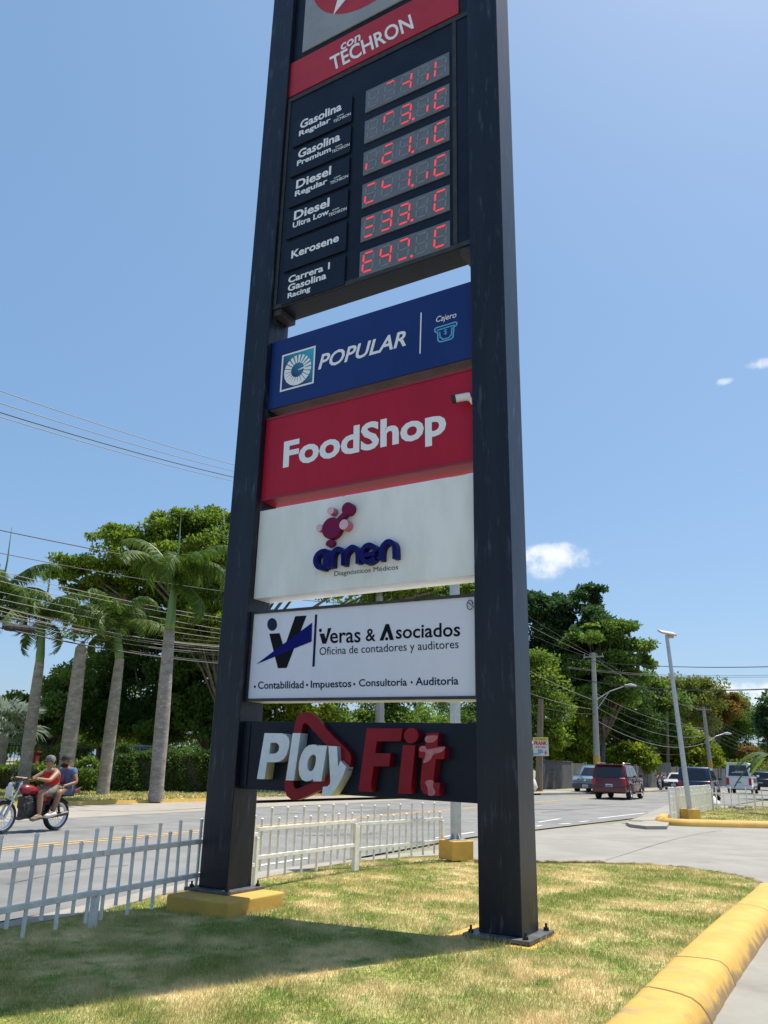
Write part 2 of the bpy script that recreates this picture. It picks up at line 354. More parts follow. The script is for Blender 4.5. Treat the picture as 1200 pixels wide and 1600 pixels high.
_g = gbm.node_tree.nodes.new('ShaderNodeNewGeometry'); gbm.node_tree.links.new(_g.outputs['Position'], _n.inputs['Vector'])
_bp = gbm.node_tree.nodes.new('ShaderNodeBump'); _bp.inputs['Strength'].default_value = .7; _bp.inputs['Distance'].default_value = .02; gbm.node_tree.links.new(_n.outputs['Fac'], _bp.inputs['Height']); gbm.node_tree.links.new(_bp.outputs[0], _b.inputs['Normal'])
def gh(x, y):
    s_ = (x-SO[0])*ES[0]+(y-SO[1])*ES[1]; return .10+.022*np.clip(s_, -4.2, 0)
def slope(o, off=0.0):
    bm = bmesh.new(); bm.from_mesh(o.data)
    for q in (0.0, -4.2):
        co = Vector((SO[0]+ES[0]*q, SO[1]+ES[1]*q, 0)); bmesh.ops.bisect_plane(bm, geom=bm.verts[:]+bm.edges[:]+bm.faces[:], plane_co=co, plane_no=Vector((ES[0], ES[1], 0)))
    for v in bm.verts: v.co.z += (float(gh(v.co.x, v.co.y))-.10)*(off or 1)
    bm.to_mesh(o.data); bm.free(); return o
struct(slope(flat('lawn_ground', lawn_poly, gz, gbm, thick=.14)))
slope(bpy.data.objects['sidewalk'], .6)
def inside(px, py, poly):
    c = np.zeros(len(px), bool); n = len(poly)
    for i in range(n):
        x0, y0 = poly[i]; x1, y1 = poly[(i+1) % n]
        if y0 == y1: continue
        m = ((y0 > py) != (y1 > py)) & (px < (x1-x0)*(py-y0)/(y1-y0)+x0); c ^= m
    return c
def blades(name, poly, z, N, hmin, hmax, wid, m, avoid=(), near=2.0, label=None, cat='grass'):
    P = np.array(poly); lo = P.min(0); hi = P.max(0)
    x = RNG.uniform(lo[0], hi[0], N*6); y = RNG.uniform(max(lo[1], -1), hi[1], N*6)
    d = np.hypot(x, y); keep = RNG.random(N*6) < np.clip((near/d)**1.3, 0, 1)
    keep &= (np.abs(x) < y*.62+1.2)
    x, y, d = x[keep], y[keep], d[keep]; k = inside(x, y, poly)
    for ap in avoid: k &= ~inside(x, y, ap)
    x, y, d = x[k][:N], y[k][:N], d[k][:N]; n = len(x)
    a = RNG.uniform(0, 2*np.pi, n); h = RNG.uniform(hmin, hmax, n)*(1+.35*np.sin(x*3.1+np.sin(y*2.3)*1.7)*np.sin(y*2.7+1)+.25*np.sin(x*11+y*7))
    for ap in avoid:
        c_ = np.mean(np.array(ap), 0); rr2 = np.max(np.hypot(*(np.array(ap)-c_).T)); h *= 1+.9*np.exp(-np.maximum(0, np.hypot(x-c_[0], y-c_[1])-rr2*.85)*7)*RNG.random(n)
    w = wid*(1+d/6)*RNG.uniform(.7, 1.3, n)
    la = RNG.uniform(0, 2*np.pi, n); ln = h*RNG.uniform(.1, 1.1, n)
    z = gh(x, y)-.10+z if name == 'lawn_grass' else np.full(n, z)
    v = np.zeros((n, 3, 3)); zz = z-.004
    v[:, 0] = np.stack([x-np.cos(a)*w/2, y-np.sin(a)*w/2, zz], 1); v[:, 1] = np.stack([x+np.cos(a)*w/2, y+np.sin(a)*w/2, zz], 1)
    v[:, 2] = np.stack([x+np.cos(la)*ln, y+np.sin(la)*ln, z+h], 1)
    me = bpy.data.meshes.new(name); me.vertices.add(n*3); me.vertices.foreach_set('co', v.ravel()); me.loops.add(n*3); me.polygons.add(n)
    me.loops.foreach_set('vertex_index', np.arange(n*3, dtype=np.int32)); me.polygons.foreach_set('loop_start', np.arange(0, n*3, 3, dtype=np.int32)); me.polygons.foreach_set('loop_total', np.full(n, 3, np.int32))
    me.update(); me.materials.append(m); o = link(bpy.data.objects.new(name, me)); tag(o, label, cat, None, 'stuff'); return o

# soil seam and low rim between lawn and driveway
rim_out = []
for i, p in enumerate(rim):
    a = np.array(rim[max(i-1, 0)]); b = np.array(rim[min(i+1, len(rim)-1)]); t = (b-a)/np.linalg.norm(b-a); n = np.array([-t[1], t[0]]); rim_out.append((np.array(p), n))
def sweep_band(name, line, prof, m, wob=0, parent=None, res=8):
    """line: (x, y) points; prof: (offset to the left, height) pairs"""
    P = catmull(line, res); mb = MB(); k = len(prof); vs = []
    for i, p in enumerate(P):
        a = np.array(P[max(i-1, 0)]); b = np.array(P[min(i+1, len(P)-1)]); t = (b-a)/np.linalg.norm(b-a); n = np.array([-t[1], t[0]])
        w = 1+wob*(random.random()-.5)
        for o_, h in prof: q = np.array(p)+n*o_*w; vs.append((q[0], q[1], h*w))
    fs = [(i*k+j, i*k+j+1, (i+1)*k+j+1, (i+1)*k+j) for i in range(len(P)-1) for j in range(k-1)]
    fs += [tuple(range(k)), tuple((len(P)-1)*k+j for j in range(k-1, -1, -1))]
    mb.add(vs, fs); return smooth_auto(mb.build(name, m, parent), 50)
kerb_thin = sweep_band('rim_kerb', rim, [(-.01, -.02), (-.01, .10), (.012, .112), (.055, .112), (.075, .09), (.08, -.02)], mat('kerb_soiled', (.33, .27, .17), (.12, .09, .06), .9, 12, space='World', bump=.6, bscale=60), wob=.25)
struct(kerb_thin)
# fat yellow kerb, rounded top, right of the lawn
kp = [(-.005, -.02), (-.005, .125), (.012, .148), (.05, .160), (.15, .166), (.25, .162), (.31, .148), (.350, .112), (.378, .055), (.400, .0), (.402, -.02)]
kcurve = [tuple(G(x, y, gz)[:2]) for x, y in [(1175, 1372), (1187, 1380)]]+kin
dx = [(kcurve[0][0]-.25, kcurve[0][1]+.18)]
kerb_m = yellow_p.copy(); kerb_m.name = 'kerb_yellow_soiled'; _nt = kerb_m.node_tree; _bs = _nt.nodes['Principled BSDF']; _src = _bs.inputs['Base Color'].links[0].from_socket
_ge = _nt.nodes.new('ShaderNodeNewGeometry'); _sx = _nt.nodes.new('ShaderNodeSeparateXYZ'); _nt.links.new(_ge.outputs['Position'], _sx.inputs[0])
_no = _nt.nodes.new('ShaderNodeTexNoise'); _no.inputs['Scale'].default_value = 7; _no.inputs['Detail'].default_value = 8; _nt.links.new(_ge.outputs['Position'], _no.inputs['Vector'])
_m1 = _nt.nodes.new('ShaderNodeMath'); _m1.operation = 'MULTIPLY_ADD'; _nt.links.new(_no.outputs['Fac'], _m1.inputs[0]); _m1.inputs[1].default_value = .30; _m1.inputs[2].default_value = -.095
_m2 = _nt.nodes.new('ShaderNodeMath'); _m2.operation = 'SUBTRACT'; _nt.links.new(_m1.outputs[0], _m2.inputs[0]); _nt.links.new(_sx.outputs[2], _m2.inputs[1])
_mr = _nt.nodes.new('ShaderNodeMapRange'); _nt.links.new(_m2.outputs[0], _mr.inputs[0]); _mr.inputs[1].default_value = -.035; _mr.inputs[2].default_value = .03; _mr.inputs[4].default_value = .8
_mx = _nt.nodes.new('ShaderNodeMix'); _mx.data_type = 'RGBA'; _nt.links.new(_mr.outputs[0], _mx.inputs[0]); _nt.links.new(_src, _mx.inputs[6]); _mx.inputs[7].default_value = (.20, .14, .085, 1); _nt.links.new(_mx.outputs[2], _bs.inputs['Base Color'])
yk = sweep_band('yellow_kerb', kin[::1], kp, kerb_m, wob=.018, res=10)
struct(yk)
tyre_m_ = mat('tyre_scuff', (.16, .12, .07), (.45, .29, .07), .8, 22, space='World', lo=.45, hi=.6)
def kerb_cracks():
    mb = MB(); P = catmull(kin, 10)
    for s_ in (16, 31, 42):
        if s_+1 >= len(P): continue
        a = np.array(P[s_]); b = np.array(P[s_+1]); t = (b-a)/np.linalg.norm(b-a); n = np.array([-t[1], t[0]])
        for j in range(len(kp)-3):
            (o0, h0), (o1, h1) = kp[j+1], kp[j+2]; w = .006; sh0 = .05*math.sin(j*.8+s_); sh1 = .05*math.sin((j+1)*.8+s_)
            q = [a+n*o0+t*(sh0-w), a+n*o0+t*(sh0+w), a+n*o1+t*(sh1+w), a+n*o1+t*(sh1-w)]; hs = [h0, h0, h1, h1]
            mb.add([(p[0]+n[0]*.003, p[1]+n[1]*.003, h+.004) for p, h in zip(q, hs)], [(0, 1, 2, 3)])
    return mb.build('kerb_crack', joint_m, yk)
kerb_cracks()
def kerb_stain(s0, n_, j0, j1, m, nm):
    P = catmull(kin, 10); mb = MB(); rg = random.Random(s0)
    for i in range(s0, s0+n_):
        if i+1 >= len(P): break
        q = []
        for ii in (i, i+1):
            a = np.array(P[max(ii-1, 0)]); b = np.array(P[min(ii+1, len(P)-1)]); t = (b-a)/np.linalg.norm(b-a); n = np.array([-t[1], t[0]])
            w = math.sin(math.pi*(ii-s0)/n_); jc = (j0+j1)/2; lo_ = jc-(j1-j0)/2*w; hi_ = jc+(j1-j0)/2*w
            def pt(j):
                k_ = int(j); f = j-k_; k_ = max(0, min(len(kp)-2, k_)); o_ = kp[k_][0]*(1-f)+kp[k_+1][0]*f; h_ = kp[k_][1]*(1-f)+kp[k_+1][1]*f
                p = np.array(P[ii])+n*(o_+.004); return (p[0], p[1], h_+.0045)
            q.append([pt(lo_+(hi_-lo_)*u/3) for u in range(4)])
        for u in range(3): mb.add([q[0][u], q[0][u+1], q[1][u+1], q[1][u]], [(0, 1, 2, 3)])
    return mb.build(nm, m, yk)
chip_m = mat('chipped_concrete', (.30, .28, .26), (.42, .30, .10), .9, 30, space='World', bump=.5, lo=.45, hi=.6)


# second island on the right
isl2 = xy((1047, 1284), (1200, 1288), (1260, 1290), z=.1)+[(26, 33), (20, 38), (14.5, 34.6)]+xy((1090, 1263), (1048, 1271), (1040, 1279), z=.1)
struct(flat('island_ground', isl2, .1, gbm, thick=.14))
i2k = xy((1300, 1291), (1200, 1288), (1120, 1286), (1055, 1284), (1041, 1281), (1044, 1276), z=.1)
struct(sweep_band('island_kerb', i2k, [(-.005, -.02), (-.005, .12), (.05, .17), (.15, .19), (.25, .17), (.31, .09), (.33, 0), (.335, -.02)], yellow_p, wob=.04))
apron = xy((1046, 1285), (1042, 1292), (1010, 1292), (985, 1289), (978, 1285.5), (990, 1280), (1045, 1272), z=.07)
struct(flat('island_apron', apron, .09, concrete_dirty, thick=.11))

# far side: verge, kerb
fk = [G(-60, 1262), G(0, 1261), G(110, 1258), G(322, 1252), G(500, 1248), G(700, 1243.5), G(850, 1240)]
fk = [tuple(p[:2]) for p in fk]
e0 = Vector((fk[0][0]-fk[1][0], fk[0][1]-fk[1][1])).normalized(); fk = [(fk[0][0]+e0.x*14, fk[0][1]+e0.y*14)]+fk
verge = fk+[(30, 86), (20, 110), (-60, 80), (-60, 10)]
struct(flat('verge_ground', verge, .10, gbm, thick=.13))
struct(sweep_band('far_kerb', fk, [(.0, .115), (-.12, .12), (-.16, 0)], yellow_p, wob=.05, res=4))
struct(flat('dirt_path', [tuple(G(x, y, .1)[:2]) for x, y in ((395, 1251), (520, 1247.3), (700, 1243), (845, 1239.5), (850, 1232), (800, 1232), (600, 1236), (395, 1241))], .106, concrete_dirty))
struct(flat('far_walk', [tuple(G(x, y, .1)[:2]) for x, y in ((845, 1239.5), (900, 1238.5), (1000, 1236), (1060, 1234), (1060, 1229.5), (895, 1232.5), (850, 1234))]+[], .11, concrete_dirty, thick=.1))

# ================================================================== PYLON SIGN
PW = .376; SPAN = 2.72
pyl = empty('pylon_sign', SO, SIGN_ROT, 'tall dark navy steel pylon sign carrying the price board and five advertising boxes', 'pylon sign')
NF = .022   # flat print thickness step
def pillar(x0, zb, zt=13.6):
    mb = MB(); mb.box((x0+PW/2, PW/2, (zb+zt)/2), (PW, PW, zt-zb)); o = mb.build('pillar', navy_steel, pyl, bevel=.008, seg=2)
    pl = MB(); pl.box((x0+PW/2, PW/2+.0, zb-.014), (PW+.2, PW+.2, .028)); p = pl.build('base_plate', plate_steel, pyl, bevel=.004)
    for sx in (-.235, .235):
        for sy in (-.235, .235):
            b = MB(); b.lathe([(0, .0), (.024, .0), (.024, .024), (.011, .024), (.011, .055), (0, .055)], (x0+PW/2+sx, PW/2+sy, zb), 6); b.build('bolt', bolt_mat, p)
    return o
pillar(0, .145); pillar(-SPAN-PW, .215)
# footings: concrete, painted yellow
def footing(x0, x1, y0, y1, zt, lab):
    mb = MB(); mb.box(((x0+x1)/2, (y0+y1)/2, zt/2), (x1-x0, y1-y0, zt)); o = mb.build('concrete_footing', yellow_p, bevel=.02, seg=3)
    o.location = SO; o.rotation_euler = (0, 0, SIGN_ROT); return tag(o, lab, 'footing')
footing(-.27, PW+.15, -.17, .56, .108, 'low yellow footing almost level with the lawn under the right pillar')
footing(-3.14, -2.36, -.39, .47, .186, 'raised yellow concrete footing block under the left pillar')

def TP(x, z, y): return Vector((x, y, z))
_ref = {}
def glyph_mesh(txt, shear, off, extrude, bev=0):
    cu = bpy.data.curves.new('t', 'FONT'); cu.body = txt; cu.size = 1; cu.shear = shear; cu.offset = off; cu.extrude = extrude; cu.bevel_depth = bev; cu.resolution_u = 3
    o = bpy.data.objects.new('t', cu); link(o); bpy.context.view_layer.update(); me = evaluate(o); bpy.data.curves.remove(cu); return me
def capheight(off):
    if off not in _ref:
        me = glyph_mesh('H', 0, off, 0); z = [v.co.y for v in me.vertices]; _ref[off] = (min(z), max(z))
    return _ref[off]
def text(txt, bl, br, tl, y, m, parent, shear=0, bold=0, depth=.0, name='lettering', px=True, d=.08, side=None):
    """bl, br: ends of the base line; tl: cap height above bl (photo pixels on the sign's plane, or metres with px=False)"""
    if px: bl, br, tl = SP(*bl, d), SP(*br, d), SP(*tl, d)
    me = glyph_mesh(txt, shear, bold, 0.5 if depth else 0)
    n = len(me.vertices); co = np.zeros(n*3); me.vertices.foreach_get('co', co); co = co.reshape(-1, 3)
    c0, c1 = capheight(bold); x0, x1 = co[:, 0].min(), co[:, 0].max()
    ux = (co[:, 0]-x0)/(x1-x0); uy = (co[:, 1]-c0)/(c1-c0)
    ex = np.array([br[0]-bl[0], br[1]-bl[1]]); ez = np.array([tl[0]-bl[0], tl[1]-bl[1]])
    P = np.array(bl)[None]+ux[:, None]*ex[None]+uy[:, None]*ez[None]
    Y = y-(co[:, 2]+.5)*depth if depth else np.full(n, y)
    new = np.stack([P[:, 0], Y, P[:, 1]], 1); me.vertices.foreach_set('co', new.ravel()); me.update()
    me.materials.clear(); me.materials.append(m)
    if depth and side is not None:
        me.materials.append(side)
        for p in me.polygons: p.material_index = 0 if abs(p.normal.y) > .7 else 1
    return link(bpy.data.objects.new(name, me), parent)
def shape(loops, y, depth, m, parent, name='emblem', d=.08, px=True, bev=0, side=None):
    """filled outline with holes: first loop outer, others holes or further islands"""
    L = [[SP(*p, d) if px else p for p in lp] for lp in loops]
    cu = bpy.data.curves.new('s', 'CURVE'); cu.dimensions = '2D'; cu.fill_mode = 'BOTH' if depth else 'FRONT'; cu.extrude = .5 if depth else 0
    for lp in L:
        sp = cu.splines.new('POLY'); sp.points.add(len(lp)-1); sp.use_cyclic_u = True
        for i, p in enumerate(lp): sp.points[i].co = (p[0], p[1], 0, 1)
    o = bpy.data.objects.new('s', cu); link(o); bpy.context.view_layer.update(); me = evaluate(o); bpy.data.curves.remove(cu)
    n = len(me.vertices); co = np.zeros(n*3); me.vertices.foreach_get('co', co); co = co.reshape(-1, 3)
    Y = y-(co[:, 2]+.5)*depth if depth else np.full(n, y)
    new = np.stack([co[:, 0], Y, co[:, 1]], 1); me.vertices.foreach_set('co', new.ravel()); me.update(); me.materials.clear(); me.materials.append(m)
    if side is not None:
        me.materials.append(side)
        for p in me.polygons: p.material_index = 0 if abs(p.normal.y) > .7 else 1
    return link(bpy.data.objects.new(name, me), parent)
def stroke(pts, w, closed=False):
    """outline polygon(s) of a thick line through metric points; returns list of loops"""
    P = [np.array(p, float) for p in pts]; n = len(P); L = []; Rr = []
    for i in range(n):
        if closed: a, c = P[(i-1) % n], P[(i+1) % n]
        else: a, c = P[max(i-1, 0)], P[min(i+1, n-1)]
        t1 = P[i]-a; t2 = c-P[i]
        t1 = t1/np.linalg.norm(t1) if np.linalg.norm(t1) > 0 else None; t2 = t2/np.linalg.norm(t2) if np.linalg.norm(t2) > 0 else None
        t = (t1 if t1 is not None else 0)+(t2 if t2 is not None else 0); t = t/np.linalg.norm(t); nn = np.array([-t[1], t[0]])
        cs = 1.0
        if t1 is not None and t2 is not None: cs = max(.5, math.sqrt(max(.01, (1+float(t1@t2))/2)))
        L.append(tuple(P[i]+nn*w/2/cs)); Rr.append(tuple(P[i]-nn*w/2/cs))
    if closed: return [L, Rr]
    return [L+Rr[::-1]]
def ell(cx, cy, rx, ry, n=28): return [(cx+rx*math.cos(2*math.pi*k/n), cy+ry*math.sin(2*math.pi*k/n)) for k in range(n)]
def zt(ox, oy, sc): return lambda x, y: (ox+x/sc, oy+y/sc)
def zp(z, pts): return [z(*p) for p in pts]

def sign_box(z0, z1, col, lab, name='sign_box', y0=.08, y1=.37, side=None, x0=-SPAN+.003, x1=-.003, tilt=0, frame=None):
    """box between the pillars; optional frame round the face"""
    mb = MB(); dz = tilt*(x1-x0)
    prof = [(x0, z0, 0), (x1, z0+dz, 0), (x1, z1+dz, 0), (x0, z1, 0)]
    mb.add([TP(x, z, y) for y in (y0, y1) for x, z, _ in prof], [(0, 1, 2, 3), (7, 6, 5, 4), (0, 4, 5, 1), (1, 5, 6, 2), (2, 6, 7, 3), (3, 7, 4, 0)])
    o = mb.build(name, col, pyl, bevel=.006, seg=2); o['label'] = lab
    if frame:
        fw, fm = frame; f = MB()
        for a, b, c, d_ in ((x0, z0, x1, z0+fw), (x0, z1-fw, x1, z1)):
            f.add([TP(p, q, yy) for yy in (y0-.018, y0-.001) for p, q in ((a, b), (c, b+dz), (c, d_+dz), (a, d_))], [(0, 1, 2, 3), (7, 6, 5, 4), (0, 4, 5, 1), (1, 5, 6, 2), (2, 6, 7, 3), (3, 7, 4, 0)])
        for a, c, e in ((x0, x0+fw, 0), (x1-fw, x1, dz)):
            f.add([TP(p, q, yy) for yy in (y0-.017, y0-.001) for p, q in ((a, z0+fw+e), (c, z0+fw+e), (c, z1-fw+e), (a, z1-fw+e))], [(0, 1, 2, 3), (7, 6, 5, 4), (0, 4, 5, 1), (1, 5, 6, 2), (2, 6, 7, 3), (3, 7, 4, 0)])
        f.build('frame', fm, o)
    return o
white_print = mat('white_print', WHITE_PRINT, rough=.45)
pop_blue = mat('popular_blue', (.008, .028, .15), (.010, .034, .17), .38, 1.5, spec=.25)
red_face = mat('foodshop_red', (.43, .010, .035), (.38, .008, .03), .4, 1.2, spec=.25, c3=(.31, .012, .035), s3=2.2, lo3=.5, hi3=.8, stretch=(1, 1, .35))
white_face = mat('amen_white', (.85, .85, .83), (.74, .74, .71), .45, 2.5, c3=(.62, .61, .56), s3=3, lo3=.58, hi3=.85, stretch=(1, 1, .3))
white_face2 = mat('veras_white', (.74, .74, .84), (.71, .71, .81), .45, 2, c3=(.66, .66, .72), s3=3, lo3=.55, hi3=.85, stretch=(1, 1, .3))
box_grey = mat('box_grey_underside', (.16, .16, .17), (.11, .11, .12), .6, 5)
black_print = mat('black_print', (.005, .005, .009), rough=.5, spec=.12)
navy_print = mat('navy_print', (.006, .012, .045), rough=.5, spec=.12)

# --- top panel (grey white) with round emblem and red panel
YF = .05
top_m = mat('top_panel_grey', (.30, .31, .32), (.26, .27, .28), .45, 2)
red_soft = mat('top_panel_red', (.46, .03, .045), (.40, .025, .04), .42, 2, spec=.3)
tp = sign_box(10.80, 13.55, cab_mat, 'uppermost dark cabinet with the round emblem', 'sign_box', YF+.02, .36)
mb = MB(); mb.box((-SPAN/2, YF+.01, 12.2), (SPAN-.36, .02, 2.66)); tpf = mb.build('face_panel', top_m, tp, bevel=.003)
cxm, czm, rr = -1.47, 12.06, .97
shape([ell(cxm, czm, rr, rr, 48)], YF-.003, 0, red_soft, tp, px=False)
shape([[(-2.03, 11.24), (-1.94, 11.62), (-1.86, 12.0), (-1.6, 12.2), (-1.2, 12.6), (-1.25, 12.1), (-1.5, 11.75), (-1.84, 11.40)]], YF-.006, 0, white_print, tp, px=False)
rb = sign_box(10.14, 10.78, cab_mat, 'cabinet of the red panel under the emblem', 'sign_box', YF+.02, .36)
mb = MB(); mb.box((-1.435, YF+.01, 10.465), (2.60, .02, .60)); mb.build('face_panel', red_soft, rb, bevel=.003)
text('TECHRON', (519, 111.3), (647, 43.8), (514.8, 90.3), YF-.003, white_print, rb, shear=0, bold=.018, d=.05)
text('con', (532.3, 79.5), (563.1, 63.3), (533.1, 64.5), YF-.003, white_print, rb, bold=.018, d=.05)

# --- price cabinet
pc = sign_box(6.80, 10.12, cab_mat, 'dark price board cabinet with six fuel names and number displays', 'price_cabinet', YF, .37)
mb = MB()
for a, b, c, d_ in ((-SPAN+.004, 6.803, -.004, 6.86), (-SPAN+.004, 10.05, -.004, 10.117)):
    mb.box(((a+c)/2, YF-.008, (b+d_)/2), (c-a, .014, d_-b))
for a in (-SPAN+.03, -.19): mb.box((a, YF-.007, 8.455), (.05, .012, 3.18))
mb.build('trim', dark_metal, pc, bevel=.003)
for x in (-SPAN+.07, -.08): brk = MB(); brk.box((x, .20, 6.755), (.12, .30, .08)); brk.build('bracket', dark_metal, pyl, bevel=.004)
lab_m = mat('label_plate', (.005, .009, .022), (.008, .013, .028), .35, 4, spec=.25)
disp_m = mat('display_grey', (.155, .165, .185), (.125, .135, .155), .25, 6)
seg_off = mat('segment_unlit', (.21, .22, .24), rough=.3)
seg_on = mat('segment_lit', (.80, .05, .06), rough=.4, emit=.55)
SEG = {'a': ((.12, .94), (.88, .94)), 'g': ((.12, .5), (.88, .5)), 'd': ((.12, .06), (.88, .06)), 'f': ((.06, .54), (.06, .90)), 'b': ((.94, .54), (.94, .90)), 'e': ((.06, .1), (.06, .46)), 'c': ((.94, .1), (.94, .46))}
rows = [('', 'a', 'gbc', 'c', 'fe', 0), ('', 'af', 'abgcd', 'c', 'afed', 1), ('e', 'aged', 'bc', 'c', 'afed', 1), ('aed', 'fg', 'bc', 'c', 'afed', 1), ('agd', 'abgcd', 'abgcd', '', 'afed', 1), ('afged', 'fgbc', 'abd', '', 'afed', 1)]
LBL = [[('Gasolina', 0), ('Regular', 1), 't'], [('Gasolina', 0), ('Premium', 1), 't'], [('Diesel', 0), ('Regular', 1), 't'], [('Diesel', 0), ('Ultra Low', 1), 't'], [('Kerosene', 2)], [('Carrera 1', 3), ('Gasolina', 4), ('Racing', 5)]]
WID = {'Gasolina': .665, 'Diesel': .55, 'Regular': .51, 'Premium': .54, 'Ultra Low': .56, 'Kerosene': .72}
for r in range(6):
    zt_ = 9.605-r*.482; zb_ = zt_-.345
    x0, x1 = -1.435, -.255
    mb = MB(); mb.box(((x0+x1)/2, YF-.008, (zt_+zb_)/2), (x1-x0, .016, zt_-zb_)); dp = mb.build('price_display', disp_m, pyl, bevel=.002)
    dp['label'] = 'number display of row %d counted from the top' % (r+1)
    cw = (x1-x0)/5
    for c in range(5):
        mb = MB(); ox = x0+cw*c+cw*.18; w = cw*.66; h = (zt_-zb_)*.82; oz = zb_+(zt_-zb_)*.09
        for sname, ((ax, az), (bx, bz)) in SEG.items():
            on = sname in rows[r][c]
            A = (ox+w*ax+.02*(az-.5), oz+h*az); B = (ox+w*bx+.02*(bz-.5), oz+h*bz); yy = YF-.0185-(.0015 if on else 0)
            t = .024; L = math.hypot(B[0]-A[0], B[1]-A[1])
            dxx, dzz = (B[0]-A[0])/L, (B[1]-A[1])/L; nx, nz_ = -dzz*t/2, dxx*t/2
            q = [(A[0], A[1]), (A[0]+dxx*t*.5+nx, A[1]+dzz*t*.5+nz_), (B[0]-dxx*t*.5+nx, B[1]-dzz*t*.5+nz_), (B[0], B[1]), (B[0]-dxx*t*.5-nx, B[1]-dzz*t*.5-nz_), (A[0]+dxx*t*.5-nx, A[1]+dzz*t*.5-nz_)]
            mb.add([TP(p[0], p[1], yy) for p in q], [(0, 1, 2, 3, 4, 5)], 1 if on else 0)
        if c == 2 and rows[r][5]:
            mb.add([TP(p[0], p[1], YF-.02) for p in ell(ox+w*1.2, oz+h*.04, .02, .02, 8)], [tuple(range(8))], 1)
        mb.build('digit', [seg_off, seg_on], dp, fixn=False)
    # label plate
    zc = 9.43-r*.482-.0
    mb = MB(); mb.box((-2.105, YF-.014, zc), (.94, .028, .415)); lp = mb.build('price_label', lab_m, pyl, bevel=.008)
    yy = YF-.030
    def tx(s, x, z, w, h, b=.028): text(s, (x, z), (x+w, z), (x, z+h), yy, white_print, lp, bold=b, px=False)
    for it in LBL[r]:
        if it == 't':
            tx('TECHRON', -1.915, zc-.115, .27, .045, .01); tx('con', -1.86, zc-.052, .10, .030, .01)
        else:
            s_, k_ = it
            if k_ == 0: tx(s_, -2.46, zc+.04, WID[s_], .135)
            elif k_ == 1: tx(s_, -2.47, zc-.075, WID[s_], .085)
            elif k_ == 2: tx(s_, -2.46, zc-.05, WID[s_], .115)
            elif k_ == 3: tx(s_, -2.48, zc+.08, .625, .097)
            elif k_ == 4: tx(s_, -2.48, zc-.04, .58, .097)
            else: tx(s_, -2.475, zc-.137, .345, .073)

# --- POPULAR box
YP = .08
pb = sign_box(5.455, 6.365, pop_blue, 'blue advertising box reading POPULAR')
mb = MB(); mb.add([TP(x, 5.4535, y) for x, y in ((-SPAN+.02, .10), (-.02, .10), (-.02, .36), (-SPAN+.02, .36))], [(0, 1, 2, 3)]); mb.build('underside', box_grey, pb)
z3 = zt(430, 470, 3.871)
logo = [SP(*z3(*p), YP) for p in ((28, 553), (233, 500), (247, 270), (45, 332))]
lx0, lx1 = (logo[0][0]+logo[3][0])/2, (logo[1][0]+logo[2][0])/2; lz0, lz1 = (logo[0][1]+logo[1][1])/2, (logo[2][1]+logo[3][1])/2
sq = [(lx0, lz0), (lx1, lz0), (lx1, lz1), (lx0, lz1)]; bw = .022
sqi = [(lx0+bw, lz0+bw), (lx1-bw, lz0+bw), (lx1-bw, lz1-bw), (lx0+bw, lz1-bw)]
shape([sq, sqi], YP-.004, 0, white_print, pb, px=False, name='logo_border')
gm_ = bpy.data.materials.new('logo_gradient'); gm_.use_nodes = True; nt = gm_.node_tree; tcn = nt.nodes.new('ShaderNodeTexCoord'); mpn = nt.nodes.new('ShaderNodeVectorMath'); mpn.operation = 'DOT_PRODUCT'
nt.links.new(tcn.outputs['Object'], mpn.inputs[0]); mpn.inputs[1].default_value = (.5/(lx1-lx0), 0, .5/(lz1-lz0)); GOFF = .5*lx0/(lx1-lx0)+.5*lz0/(lz1-lz0)
cr = nt.nodes.new('ShaderNodeValToRGB'); cr.color_ramp.elements[0].color = (.008, .03, .13, 1); cr.color_ramp.elements[0].position = .35; cr.color_ramp.elements[1].color = (.03, .42, .55, 1); cr.color_ramp.elements[1].position = .95
_sb = nt.nodes.new('ShaderNodeMath'); _sb.operation = 'SUBTRACT'; nt.links.new(mpn.outputs['Value'], _sb.inputs[0]); _sb.inputs[1].default_value = GOFF; nt.links.new(_sb.outputs[0], cr.inputs[0]); nt.links.new(cr.outputs[0], nt.nodes['Principled BSDF'].inputs['Base Color'])
shape([sqi], YP-.003, 0, gm_, pb, px=False, name='logo_field')
lcx, lcz = (lx0+lx1)/2, (lz0+lz1)/2-.01; ri, ro = (lx1-lx0)*.19, (lx1-lx0)*.40
mb = MB()
for k_ in range(20):
    a = 2*math.pi*(k_+.5)/20+.05; wi = ri*.115; wo = ro*(.12 if 1 < k_ < 8 else .16 if k_ > 2 else .15)
    wo = ro*(.09+.05*(1-math.cos(a-1.1))/2*1.6); e = (math.cos(a), math.sin(a)); n_ = (-e[1], e[0])
    q = [(lcx+e[0]*ri+n_[0]*wi, lcz+e[1]*ri+n_[1]*wi), (lcx+e[0]*ro+n_[0]*wo, lcz+e[1]*ro+n_[1]*wo), (lcx+e[0]*ro-n_[0]*wo, lcz+e[1]*ro-n_[1]*wo), (lcx+e[0]*ri-n_[0]*wi, lcz+e[1]*ri-n_[1]*wi)]
    mb.add([TP(p[0], p[1], YP-.005) for p in q], [(0, 1, 2, 3)])
mb.add([TP(p[0], p[1], YP-.0055) for p in ((lcx+.01, lcz-.01), (lcx+ri*1.15, lcz), (lcx+ri*1.15, lcz+.022), (lcx+.01, lcz))], [(0, 1, 2, 3)])
mb.build('sun_rays', white_print, pb, fixn=False)
text('POPULAR', z3(260, 418), z3(792, 270), z3(262, 331), YP-.003, white_print, pb, shear=.28, bold=.02)
shape([zp(z3, [(880, 72), (887, 71), (880, 320), (873, 321)])], YP-.003, 0, white_print, pb, name='divider')
